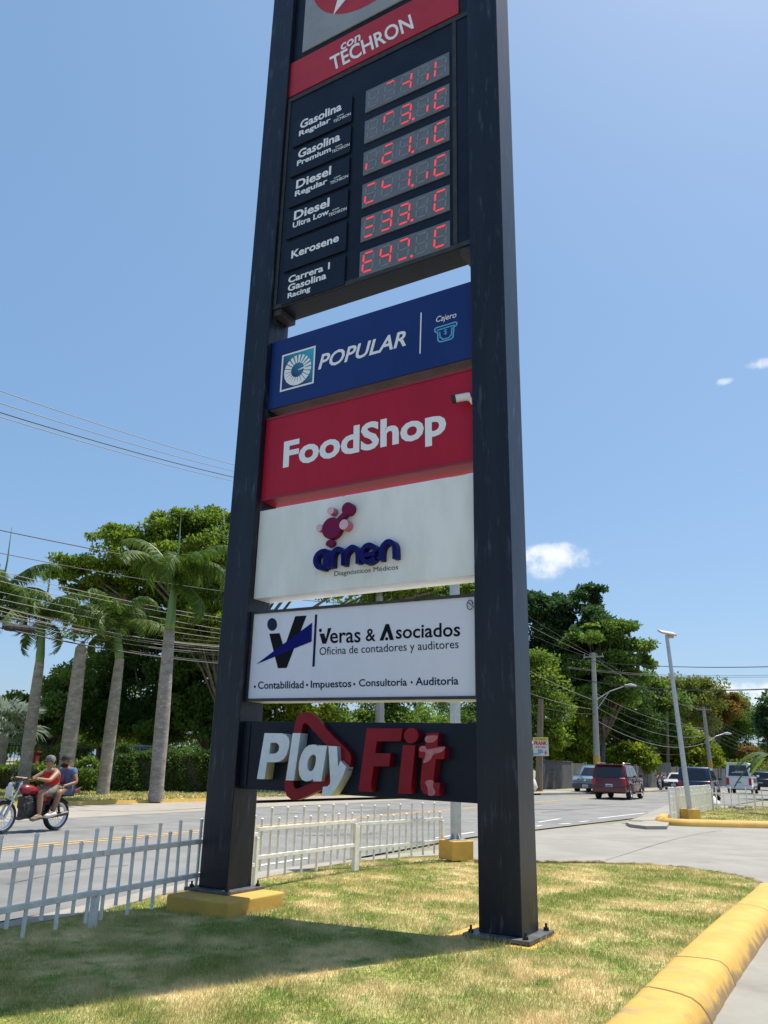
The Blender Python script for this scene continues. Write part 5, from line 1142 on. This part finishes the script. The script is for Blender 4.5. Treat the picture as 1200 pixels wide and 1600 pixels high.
def car(name, loc, head_az, lab, cat, L, Wd, H, paint, belt, hood, cab, wr=.36, wx=None, lower=None, clear=.26, nose=.25, wins=3, rails=False, rear_glass=(.1, .9), box_rear=False, grp=None, tumble=.82, spoiler=False, sidestep=False, two_tone=None, detail='rear'):
    """x forward, y left. cab = (rear base x, front base x, rear top x, front top x)"""
    yaw = math.pi/2-head_az; root = empty(name, loc, yaw, lab, cat, grp); h2 = L/2; wxr, wxf = wx or (-L*.29, L*.31); ar = wr*1.18
    def arch(cx): return [(cx+ar*math.cos(a), max(clear, wr+ar*math.sin(a)*.98)) for a in [math.pi*k_/8 for k_ in range(9)]]
    bot = [(-h2+.10, clear+.12)]+[(x, z) for x, z in arch(wxr)[::-1]]+[(x, z) for x, z in arch(wxf)[::-1]]+[(h2-.12, clear+.05)]
    xr, xf, _, _ = cab
    topp = [(h2, .45), (h2-.02, hood-.16), (h2-nose, hood), (xf-.02, belt-.0), (xr+.02, belt), (-h2+.03, belt-.04), (-h2, .55)]
    side = bot+topp; mb = MB()
    def T3(p, k_):
        x, z = p; f = 1-.10*max(0, (abs(x)-h2*.72)/(h2*.28))**2; f *= 1-.05*max(0, (z-.75)); f *= .965 if z < .5 else 1; return Vector((x, (Wd/2 if k_ else -Wd/2)*f, z))
    mb.prism(side, T3); body = mb.build('body', paint, root, bevel=.045, seg=3); smooth_auto(body, 32)
    xb0, xb1, xt0, xt1 = cab; mb = MB(); wb = Wd*.475; wt_ = Wd*.5*tumble
    V = []; nseg = 4
    for z, a, b, w in ((belt-.03, xb0, xb1, wb), (belt+(H-.05-belt)*.5, xb0+(xt0-xb0)*.5, xb1+(xt1-xb1)*.5, wb+(wt_-wb)*.46), (H-.05, xt0, xt1, wt_), (H, xt0+.15, xt1-.2, wt_*.8)):
        V += [Vector((a, -w, z)), Vector((b, -w*.96, z)), Vector((b, w*.96, z)), Vector((a, w, z))]
    F = [(3, 2, 1, 0), (12, 13, 14, 15)]
    for l in range(3): F += [(l*4+i, l*4+(i+1) % 4, (l+1)*4+(i+1) % 4, (l+1)*4+i) for i in range(4)]
    mb.add(V, F); cb = mb.build('cabin', paint, root, bevel=.03, seg=2); smooth_auto(cb, 32)
    def sidep(u, v, s_, out=.012):
        x = (xb0+(xb1-xb0)*u)*(1-v)+(xt0+(xt1-xt0)*u)*v; w = (wb*(1-.04*u))*(1-v)+(wt_*(1-.04*u))*v; w += .01*math.sin(v*math.pi); z = belt+(H-.06-belt)*v; return Vector((x, s_*(w+out), z))
    for s_ in (-1, 1):
        ed = [.06+.88*i/wins for i in range(wins+1)]
        for i in range(wins):
            u0, u1 = ed[i]+.012, ed[i+1]-.012; mb = MB(); q = [sidep(u0, .08, s_), sidep(u1, .08, s_), sidep(u1-(.0 if i < wins-1 else .0), .84, s_), sidep(u0, .84, s_)]
            mb.add(q+[p-Vector((0, s_*.02, 0)) for p in q], [(0, 1, 2, 3), (7, 6, 5, 4), (0, 4, 5, 1), (1, 5, 6, 2), (2, 6, 7, 3), (3, 7, 4, 0)]); mb.build('side_window', glass_d, root)
    for nm, xb, xt, sg in (('rear_window', xb0, xt0, -1), ('windscreen', xb1, xt1, 1)):
        def fp(u, v):
            w = wb*.96*(1-v)+wt_*.96*v; return Vector((xb+(xt-xb)*v+sg*.022, (u*2-1)*w, belt+(H-.06-belt)*v))
        mb = MB(); q = [fp(.08, .08), fp(.92, .08), fp(.88, .86), fp(.12, .86)]; mb.add(q+[p-Vector((sg*.03, 0, 0)) for p in q], [(0, 1, 2, 3), (7, 6, 5, 4), (0, 4, 5, 1), (1, 5, 6, 2), (2, 6, 7, 3), (3, 7, 4, 0)]); mb.build(nm, glass_d, root)
    for x in (wxr, wxf):
        for s_ in (-1, 1): wheel(root, x, s_*(Wd/2-.13), wr, .23, s_)
    mb = MB(); mb.box((0, 0, clear+.16), (L*.86, Wd*.72, .22)); mb.build('underbody', plastic, root)
    lo = lower or plastic
    for x, nm in ((-h2-.02, 'rear_bumper'), (h2-.03, 'front_bumper')): mb = MB(); mb.box((x, 0, .50), (.16, Wd*.93, .26)); mb.build(nm, lo, root, bevel=.04, seg=2)
    for s_ in (-1, 1):
        mb = MB(); zt2 = belt-.06; hgt = .34 if not box_rear else .5; mb.box((-h2+.035, s_*(Wd*.41), belt-.06-hgt/2), (.10, Wd*.10, hgt)); mb.build('taillight', tail_m, root, bevel=.02)
        mb = MB(); mb.box((h2-.10, s_*Wd*.36, hood-.20), (.18, Wd*.17, .15)); mb.build('headlight', head_m, root, bevel=.03)
        mb = MB(); mb.box((xb1-.18, s_*(Wd/2+.09), belt+.10), (.10, .18, .15)); mb.build('mirror', paint if not two_tone else plastic, root, bevel=.03)
        for u in ((wxr+wxf)/2-.35, (wxr+wxf)/2+.65): mb = MB(); mb.box((u, s_*(Wd/2+.0), belt-.13), (.2, .05, .035)); mb.build('door_handle', chrome, root, bevel=.008)
        for u in ((wxr+wxf)/2-.15, (wxr+wxf)/2+.85, wxr+.62): mb = MB(); mb.box((u, s_*(Wd/2-.022), (belt+clear)/2+.05), (.012, .05, belt-clear-.25)); mb.build('door_gap', plastic, root)
        if rails: mb = MB(); mb.tube([(xt0+.25, s_*wt_*.86, H), (xt0+.35, s_*wt_*.88, H+.06), (xt1-.45, s_*wt_*.88, H+.06), (xt1-.3, s_*wt_*.86, H)], .022, 6); mb.build('roof_rail', chrome, root)
        if sidestep: mb = MB(); mb.box(((wxr+wxf)/2, s_*(Wd/2+.02), clear+.06), (wxf-wxr-1.0, .14, .07)); mb.build('side_step', lo, root, bevel=.02)
    mb = MB(); mb.box((h2+.0, 0, hood-.25), (.06, Wd*.48, .17)); gr = mb.build('grille', plastic, root, bevel=.01)
    mb = MB(); [mb.box((h2+.035, 0, hood-.31+k_*.045), (.015, Wd*.47, .014)) for k_ in range(4)]; mb.lathe([(0, h2+.055), (.07, h2+.05), (.08, h2+.03)], (0, 0, hood-.25), 12, 'x'); mb.build('chrome_bar', chrome, gr)
    for x, z in ((-h2-.01, belt-.42 if not box_rear else .85), (h2+.06, .48)): mb = MB(); mb.box((x, 0, z), (.03, .36, .17)); pp = mb.build('number_plate', plate_m, root); mm = MB(); [mm.box((x+math.copysign(.017, x), -.12+.05*k_, z-.01), (.006, .03, .07)) for k_ in range(6)]; mm.build('plate_characters', black_print, pp)
    if spoiler: mb = MB(); mb.box((xt0-.05, 0, H-.03), (.28, wt_*1.8, .05)); mb.build('spoiler', paint, root, bevel=.015)
    return root
hd = rad(28.6); dv = Vector((math.sin(hd), math.cos(hd), 0))
def paint(n, c): return mat(n, c, rough=.32, coat=.6)
red_car = paint('paint_dark_red', (.105, .006, .012))
def at_rear(px, py, L, az_=None): p = G(px, py); d_ = Vector((math.sin(az_ or hd), math.cos(az_ or hd), 0)); return p+d_*L/2
car('parked_car', at_rear(953, 1249.5, 4.8), hd, 'dark red four-wheel-drive car with roof rails driving away', 'car', 4.8, 1.90, 1.80, red_car, 1.12, 1.10, (-2.28, 1.02, -2.02, .35), .38, (-1.42, 1.42), rails=True, wins=3, spoiler=True, sidestep=True, lower=paint('paint_dark_red', (0, 0, 0)))
bpy.data.objects['parked_car'].name = 'sport_utility_car'
car('sport_utility_car', G(915, 1240.5)+dv*2.5, hd+math.pi, 'light blue four-wheel-drive car coming towards the camera, half hidden by the red car', 'car', 4.9, 1.86, 1.78, paint('paint_steel_blue', (.12, .20, .30)), 1.10, 1.10, (-2.1, .85, -1.9, .20), .37, (-1.45, 1.5), nose=.35, lower=mat('grey_cladding', (.06, .065, .07), rough=.5))
car('sedan_car', G(1056, 1236.5)+dv*2.3, hd+math.pi+.06, 'silver white sedan coming towards the camera beside the dark minivan', 'car', 4.5, 1.76, 1.46, paint('paint_silver', (.50, .50, .52)), .94, .90, (-1.6, 1.0, -.95, .2), .32, (-1.35, 1.35), nose=.45, clear=.2)
car('minivan_car', at_rear(1086, 1252, 4.7), hd-.02, 'dark blue minivan with brownish lower sides behind the picket fence and lamp post', 'minivan', 4.7, 1.82, 1.76, paint('paint_navy', (.012, .022, .07)), 1.05, 1.02, (-2.25, 1.25, -2.02, .55), .34, (-1.4, 1.4), lower=paint('paint_bronze', (.17, .14, .10)), box_rear=False, sidestep=True)
car('passenger_van', at_rear(1157, 1241, 5.0), hd, 'white high-roof passenger van driving away at the right', 'van', 5.2, 1.9, 2.28, paint('paint_white', (.70, .70, .69)), 1.22, 1.25, (-2.5, 2.05, -2.35, 1.35), .34, (-1.5, 1.7), nose=.12, wins=4, box_rear=True, lower=paint('paint_white', (0, 0, 0)), spoiler=True)
pv = bpy.data.objects['passenger_van']
mb = MB()
for r_ in range(3):
    for k_ in range(9-2*r_ % 3): mb.box((-2.515+.04*r_, -.40+k_*.10, 1.55+.09*r_), (.012, .06, .05))
mb.build('window_lettering', white_print, pv)
car('sport_utility_car', at_rear(1193, 1235.5, 4.8), hd+.08, 'black car half cut off by the right edge beyond the white van', 'car', 4.7, 1.85, 1.72, paint('paint_black', (.012, .012, .014)), 1.08, 1.05, (-2.2, 1.0, -2.0, .35), .36)

# ---------------------------------------------------------------- people and motorcycles
def skin_mesh(name, nodes, edges, m, parent, sub=2):
    """nodes: name -> (x, y, z, radius)"""
    keys = list(nodes); idx = {k_: i for i, k_ in enumerate(keys)}; me = bpy.data.meshes.new(name); me.from_pydata([nodes[k_][:3] for k_ in keys], [(idx[a], idx[b]) for a, b in edges], [])
    o = bpy.data.objects.new(name, me); link(o); mod = o.modifiers.new('s', 'SKIN'); mod.use_smooth_shade = True
    for i, k_ in enumerate(keys): sv = me.skin_vertices[0].data[i]; r_ = nodes[k_][3]; sv.radius = (r_, r_) if not isinstance(r_, tuple) else r_; sv.use_root = (i == 0)
    s2 = o.modifiers.new('d', 'SUBSURF'); s2.levels = sub; s2.render_levels = sub
    bpy.context.view_layer.update(); new = evaluate(o); new.materials.clear(); new.materials.append(m); new.name = name; new.shade_smooth()
    return link(bpy.data.objects.new(name, new), parent)
def person(loc, yaw, lab, J, skin, shirt, shorts, shoe, cap, sleeve=False, trousers=False, grp=None):
    """J: joints in the motorcycle's metres"""
    root = empty('person', loc, yaw, lab, 'person', grp); N = {}; E_ = []
    N['pel'] = (*J['pel'], .125); N['sp'] = (*J['sp'], .125); N['ch'] = (*J['ch'], .135); N['nk'] = (*J['nk'], .058); N['hd0'] = (*J['hd0'], .075); N['hd1'] = (*J['hd1'], .092); N['hd2'] = (*J['hd2'], .075)
    E_ += [('pel', 'sp'), ('sp', 'ch'), ('ch', 'nk'), ('nk', 'hd0'), ('hd0', 'hd1'), ('hd1', 'hd2')]
    for s_, q in ((1, 'l'), (-1, 'r')):
        def g(k_): v_ = J[k_+q] if (k_+q) in J else (J[k_][0], J[k_][1]*s_, J[k_][2]); return v_
        for k_, r_ in (('sh', .072), ('el', .046), ('wr', .030), ('hip', .105), ('kn', .068), ('an', .042), ('toe', .042)): N[k_+q] = (*g(k_), r_)
        md = [(a+b)/2 for a, b in zip(g('sh'), g('el'))]; N['bi'+q] = (*md, .057); md = [(a+b)/2 for a, b in zip(g('kn'), g('an'))]; N['cf'+q] = (*md, .064)
        E_ += [('ch', 'sh'+q), ('sh'+q, 'bi'+q), ('bi'+q, 'el'+q), ('el'+q, 'wr'+q), ('pel', 'hip'+q), ('hip'+q, 'kn'+q), ('kn'+q, 'cf'+q), ('cf'+q, 'an'+q), ('an'+q, 'toe'+q)]
        w_ = Vector(g('wr')); dr = (w_-Vector(g('el'))).normalized(); N['pm'+q] = (*(w_+dr*.06), .035); E_ += [('wr'+q, 'pm'+q)]
    body = skin_mesh('body', N, E_, skin, root)
    for s_, q in ((1, 'l'), (-1, 'r')):      # fingers curled down round the grip or resting on the thigh
        w_ = Vector(N['wr'+q][:3]); dr = (w_-Vector(N['el'+q][:3])).normalized(); sd_ = dr.cross(Vector((0, 0, 1))).normalized(); pm = w_+dr*.09; mb = MB()
        for k_, ln in enumerate((.068, .078, .074, .058)):
            b0 = pm+sd_*(-.030+.020*k_); mb.tube([b0, b0+dr*ln*.45+Vector((0, 0, -.006)), b0+dr*ln*.62+Vector((0, 0, -.03)), b0+dr*ln*.4+Vector((0, 0, -.05))], [.010, .0095, .009, .007], 6)
        tb_ = w_+dr*.05+sd_*(.035*-s_); mb.tube([tb_, tb_+dr*.04+sd_*(.02*-s_)+Vector((0, 0, -.02)), tb_+dr*.055+Vector((0, 0, -.05))], [.012, .011, .008], 6); mb.build('fingers', skin, root, smooth=True)
    up = {'pel': (*J['pel'], .140), 'sp': (*J['sp'], .150), 'ch': (*[a for a in J['ch']], .170), 'nk': (J['nk'][0], J['nk'][1], J['nk'][2]-.045, .07)}; ue = [('pel', 'sp'), ('sp', 'ch'), ('ch', 'nk')]
    for q in 'lr':
        a = N['sh'+q]; up['sh'+q] = (a[0], a[1]*(1.02 if sleeve else .86), a[2]+.005, .082 if sleeve else .062); ue.append(('ch', 'sh'+q))
        if sleeve: b = N['bi'+q]; up['bi'+q] = (b[0], b[1], b[2], .076); ue.append(('sh'+q, 'bi'+q))
    skin_mesh('shirt', up, ue, shirt, root)
    lo = {'pel': (J['pel'][0], 0, J['pel'][2]-.03, .138)}; le = []
    for q in 'lr':
        h_ = N['hip'+q]; k_ = N['kn'+q]; f = 1.0 if trousers else .78; lo['hip'+q] = (*h_[:3], .122); lo['th'+q] = (*[h_[i]+(k_[i]-h_[i])*f for i in range(3)], .092); le += [('pel', 'hip'+q), ('hip'+q, 'th'+q)]
        if trousers: a = N['an'+q]; lo['an'+q] = (*a[:3], .065); le.append(('th'+q, 'an'+q))
    skin_mesh('trousers' if trousers else 'shorts', lo, le, shorts, root)
    for q in 'lr':
        a = Vector(N['an'+q][:3]); t = Vector(N['toe'+q][:3]); d_ = t-a; d_.z = 0; d_ = d_.normalized(); mb = MB(); mb.tube([a-d_*.07+Vector((0, 0, -.05)), a+Vector((0, 0, -.045)), t+Vector((0, 0, -.025)), t+d_*.07+Vector((0, 0, -.03))], [.035, .055, .048, .025], 8); mb.build('shoe', shoe, root, smooth=True)
    hc = Vector(J['hd1']); hf = (Vector((1, 0, 0))); mb = MB()
    mb.lathe([(.108, -.005), (.108, .03), (.092, .075), (.055, .105), (0, .115)], hc+Vector((-.01, 0, .02)), 14); cp = mb.build('cap', cap, root, smooth=True)
    mb = MB(); P_ = [hc+Vector((.06+.12*math.cos(a), .085*math.sin(a), .028)) for a in [-1.5+3*k_/8 for k_ in range(9)]]; mb.add(P_+[p-Vector((0, 0, .012)) for p in P_], [tuple(range(9)), tuple(range(17, 8, -1))]+[(i, i+1, i+10, i+9) for i in range(8)]+[(8, 0, 9, 17)]); mb.build('cap_peak', cap, cp)
    mb = MB(); mb.tube([hc+Vector((.088, 0, .005)), hc+Vector((.118, 0, -.025)), hc+Vector((.092, 0, -.032))], [.010, .016, .008], 6)
    for s_ in (-1, 1): mb.tube([hc+Vector((-.005, s_*.094, .012)), hc+Vector((-.018, s_*.106, -.005)), hc+Vector((-.003, s_*.094, -.03))], [.010, .014, .010], 6)
    mb.build('nose_and_ears', skin, root, smooth=True)
    mb = MB()
    for s_ in (-1, 1): mb.lathe([(0, 0), (.012, .003), (0, .006)], hc+Vector((.086, s_*.034, .006)), 8, 'x')
    mb.box(hc+Vector((.082, 0, -.062)), (.01, .05, .008)); mb.build('eyes_and_mouth', black_print, root)
    return root
skin1 = mat('skin_tan', (.36, .19, .115), (.32, .165, .10), .5, 9); skin2 = mat('skin_brown', (.27, .14, .085), (.24, .12, .07), .5, 9)
Jd = dict(pel=(-.42, 0, .80), sp=(-.41, 0, .93), ch=(-.36, 0, 1.07), nk=(-.31, 0, 1.21), hd0=(-.29, 0, 1.27), hd1=(-.275, 0, 1.35), hd2=(-.28, 0, 1.40), sh=(-.36, .18, 1.14), el=(-.10, .27, .98), wr=(.21, .31, 1.02), hip=(-.40, .10, .77), kn=(.03, .21, .74), an=(-.02, .20, .33), toe=(.12, .21, .28))
Jp = dict(pel=(-.80, 0, .84), sp=(-.81, 0, .97), ch=(-.77, 0, 1.10), nk=(-.73, 0, 1.24), hd0=(-.71, 0, 1.30), hd1=(-.69, 0, 1.38), hd2=(-.70, 0, 1.43), sh=(-.78, .18, 1.17), el=(-.78, .29, .94), wr=(-.54, .25, .88), hip=(-.76, .10, .80), kn=(-.38, .27, .76), an=(-.33, .24, .38), toe=(-.18, .25, .33))
def motorcycle(loc, yaw, lab, tank_m, lean=0):
    root = empty('motorcycle', loc, yaw, lab, 'motorcycle'); r = .305; fx, rx = .68, -.62
    for x, nm in ((fx, 'front'), (rx, 'rear')):
        t = MB(); n = 28; t.lathe([(r-.065, -.04), (r-.02, -.055), (r, -.03), (r, .03), (r-.02, .055), (r-.065, .04)], n=n, axis='y'); w_ = t.build('wheel', tyre_m, root); smooth_auto(w_, 50); w_.location = (x, 0, r)
        q = MB(); q.lathe([(r-.06, -.038), (r-.085, -.024), (r-.085, .024), (r-.06, .038), (r-.06, -.038)], n=n, axis='y'); q.build('rim', chrome, w_)
        s_ = MB(); [s_.tube([(0, .02*(-1)**k_, 0), ((r-.06)*math.cos(k_*math.pi/9), 0, (r-.06)*math.sin(k_*math.pi/9))], .0035, 3) for k_ in range(18)]; s_.tube([(0, -.07, 0), (0, .07, 0)], .045, 10); s_.build('spokes', chrome, w_)
        a0, a1 = (.25, 2.3) if x > 0 else (.35, 2.5); P_ = [(x+(r+.035)*math.cos(a), 0, r+(r+.035)*math.sin(a)) for a in [a0+(a1-a0)*k_/8 for k_ in range(9)]]; V = []; 
        for p in P_: V += [(p[0], -.06, p[2]-.02), (p[0], 0, p[2]), (p[0], .06, p[2]-.02)]
        mb = MB(); mb.add(V, [(k_*3+j, k_*3+j+1, k_*3+j+4, k_*3+j+3) for k_ in range(8) for j in range(2)]); mb.build('mudguard', plastic, root)
    mb = MB(); [mb.tube([(fx, s_*.075, r), (.50, s_*.075, .72), (.40, s_*.08, .97)], [.026, .022, .02], 8) for s_ in (-1, 1)]; mb.box((.43, 0, .92), (.07, .2, .03)); mb.build('fork', chrome, root)
    mb = MB(); mb.tube([(.40, -.08, .98), (.36, -.2, 1.03), (.31, -.28, 1.03)], .012, 6); mb.tube([(.40, .08, .98), (.36, .2, 1.03), (.31, .28, 1.03)], .012, 6); mb.tube([(.40, -.08, .98), (.40, .08, .98)], .012, 6)
    for s_ in (-1, 1): mb.tube([(.33, s_*.25, 1.03), (.28, s_*.36, 1.03)], .018, 7)
    hb = mb.build('handlebar', black, root)
    mb = MB(); mb.tube([(.47, 0, .88), (.56, 0, .88), (.60, 0, .88)], [.05, .085, .075], 12); mb.box((.44, 0, 1.0), (.08, .16, .07)); mb.build('headlamp', plastic, root); mb = MB(); mb.tube([(.601, 0, .88), (.615, 0, .88)], [.07, .05], 12); mb.build('headlamp_glass', head_m, root)
    mb = MB(); mb.box((.60, 0, .78), (.015, .2, .17)); mb.build('number_plate', plate_m, root)
    mb = MB(); mb.tube([(.36, 0, .80), (.24, 0, .80), (.06, 0, .78), (-.08, 0, .75)], [.05, .105, .10, .06], 12); o = mb.build('fuel_tank', tank_m, root, smooth=True); o.scale = (1, .95, 1)
    mb = MB(); mb.tube([(-.08, 0, .70), (-.35, 0, .69), (-.70, 0, .72), (-.98, 0, .76)], [.06, .085, .085, .05], 10); o = mb.build('seat', black, root, smooth=True); o.scale = (1, 1.15, 1)
    mb = MB(); mb.tube([(.38, 0, .86), (.20, 0, .62), (.15, 0, .32), (-.2, 0, .30), (-.30, 0, .60), (-.12, 0, .78)], .022, 7); [mb.tube([(-.2, s_*.07, .36), (rx, s_*.08, r)], .02, 6) for s_ in (-1, 1)]; [mb.tube([(rx+.02, s_*.11, r+.02), (-.48, s_*.11, .74)], .026, 8) for s_ in (-1, 1)]; mb.tube([(-.1, 0, .76), (-.8, 0, .80)], .02, 6); mb.build('frame', plastic, root)
    mb = MB(); mb.box((.02, 0, .42), (.46, .26, .30)); mb.box((-.16, 0, .60), (.36, .22, .20)); mb.box((.20, 0, .56), (.20, .22, .24)); mb.tube([(.10, 0, .48), (.20, 0, .70)], .095, 10); [mb.lathe([(.0, 0), (.105, 0), (.115, .012), (.105, .02), (0, .02)], (.115+.035*k_*.4, 0, .52+.03*k_), 10) for k_ in range(5)]; [mb.tube([(-.06, s_*.12, .38), (-.06, s_*.17, .38)], .085, 12) for s_ in (-1, 1)]; mb.build('engine', mat('engine_dark', (.02, .02, .022), (.06, .06, .065), .5, 14, metal=.3), root, bevel=.03)
    mb = MB(); mb.tube([(.2, .06, .66), (.30, .10, .5), (.22, .13, .28), (-.2, .16, .26), (-.75, .18, .34)], [.02, .02, .022, .03, .045], 8); mb.build('exhaust', dark_metal, root)
    mb = MB(); [mb.box((-.18, s_*.13, .66), (.26, .03, .17)) for s_ in (-1, 1)]; mb.build('side_cover', tank_m, root, bevel=.012)
    mb = MB(); mb.box((-1.03, 0, .76), (.16, .18, .09)); mb.build('tail_fairing', tank_m, root, bevel=.02); mb = MB(); mb.box((-1.115, 0, .75), (.02, .14, .06)); mb.build('taillight', tail_m, root)
    mb = MB(); mb.tube([(-.90, -.12, .76), (-1.08, -.12, .83), (-1.12, .0, .83), (-1.08, .12, .83), (-.90, .12, .76)], .012, 6); [mb.tube([(.0, s_*.1, .26), (.0, s_*.26, .26)], .016, 6) for s_ in (-1, 1)]; [mb.tube([(-.35, s_*.1, .31), (-.33, s_*.28, .31)], .014, 6) for s_ in (-1, 1)]; mb.build('footrests_and_rack', dark_metal, root)
    mb = MB(); [mb.tube([(.40, s_*.22, 1.04), (.36, s_*.27, 1.17)], .007, 5) for s_ in (-1, 1)]; [mb.tube([(.355, s_*.28, 1.19), (.345, s_*.28, 1.19)], .055, 10) for s_ in (-1, 1)]; mb.build('mirror', plastic, root)
    return root
rw_ = G(84, 1297.5); fw_ = G(4, 1299.5); hv = (fw_-rw_).normalized(); hv = Vector((math.sin(rad(208)), math.cos(rad(208)), 0)); yawm = math.atan2(hv.y, hv.x); mc = rw_+hv*.62; mc.z = .005
cab_red = mat('motorcycle_red', (.25, .008, .018), rough=.3, coat=.4)
motorcycle(mc, yawm, 'red and black motorcycle carrying two riders at the left', cab_red)
shirt_r = mat('shirt_red', (.66, .016, .016), (.56, .012, .012), .85, 6); shirt_b = mat('shirt_blue', (.085, .14, .27), (.07, .115, .23), .85, 6)
person(mc, yawm, 'motorcycle driver in a red sleeveless shirt, shorts and a patterned grey cap', Jd, skin1, shirt_r, mat('shorts_khaki', (.22, .20, .16), (.14, .13, .10), .9, 12), mat('shoe_tan', (.22, .17, .12), rough=.8), mat('cap_pattern', (.20, .19, .19), (.06, .055, .06), .8, 26))
pr = person(mc, yawm, 'bearded passenger in a blue T-shirt, denim shorts and a dark cap behind the driver', Jp, skin2, shirt_b, mat('shorts_denim', (.06, .08, .12), (.09, .11, .15), .9, 12), mat('shoe_white', (.6, .6, .6), rough=.6), mat('cap_dark', (.03, .035, .035), rough=.8), sleeve=True)
mb = MB(); hc = Vector(Jp['hd1']); mb.lathe([(.0, -.15), (.05, -.14), (.075, -.115), (.078, -.085), (.06, -.075)], hc+Vector((.026, 0, 0)), 12); mb.build('beard', mat('hair_black', (.012, .01, .01), rough=.9), pr, smooth=True)
mb = MB()
for k_, z in enumerate((1.08, 1.04, 1.00, .96)): mb.box((-.618+.002*k_, 0, z), (.006, .16-.02*(k_ % 2), .024))
mb.build('shirt_print', mat('print_pink', (.35, .08, .12), rough=.8), pr)
m2 = G(1033, 1236.5); ya = math.atan2(-dv.y, -dv.x)+.1
motorcycle(m2, ya, 'dark motorcycle with one rider in the distance left of the sedan', mat('motorcycle_grey', (.2, .2, .22), rough=.3))
person(m2, ya, 'distant motorcycle rider in a red top riding towards the camera', Jd, skin2, mat('shirt_red_white', (.40, .02, .025), (.5, .45, .42), .85, 9), mat('trousers_black', (.02, .02, .025), rough=.9), mat('shoe_tan', (0, 0, 0)), mat('cap_dark', (0, 0, 0)), trousers=True, sleeve=True)

# ================================================================== GRASS
av = []
for x0, x1, y0, y1 in ((-.25, PW+.10, -.15, .45), (-3.13, -2.37, -.38, .46)):
    av.append([tuple((SO+ES*x+NB*y)[:2]) for x, y in ((x0, y0), (x1, y0), (x1, y1), (x0, y1))])
av.append([(mp_.x-.2, mp_.y-.06), (mp_.x+.2, mp_.y-.06), (mp_.x+.2, mp_.y+.36), (mp_.x-.2, mp_.y+.36)])
vis = [p for p in lawn_poly]
blades('lawn_grass', vis, gz, 420000, .012, .042, .0022, gm, av, near=4.2, label='short half-dry lawn grass around the pylon with straw coloured patches')
blades('island_grass', isl2, .1, 25000, .02, .05, .006, gm, (), near=40, label='thin dry grass on the second island behind the yellow kerb')
blades('verge_grass', [p for p in verge if p[1] < 60], .1, 60000, .03, .10, .008, gm, (), near=40, label='shaded grass on the verge under the palms across the road')
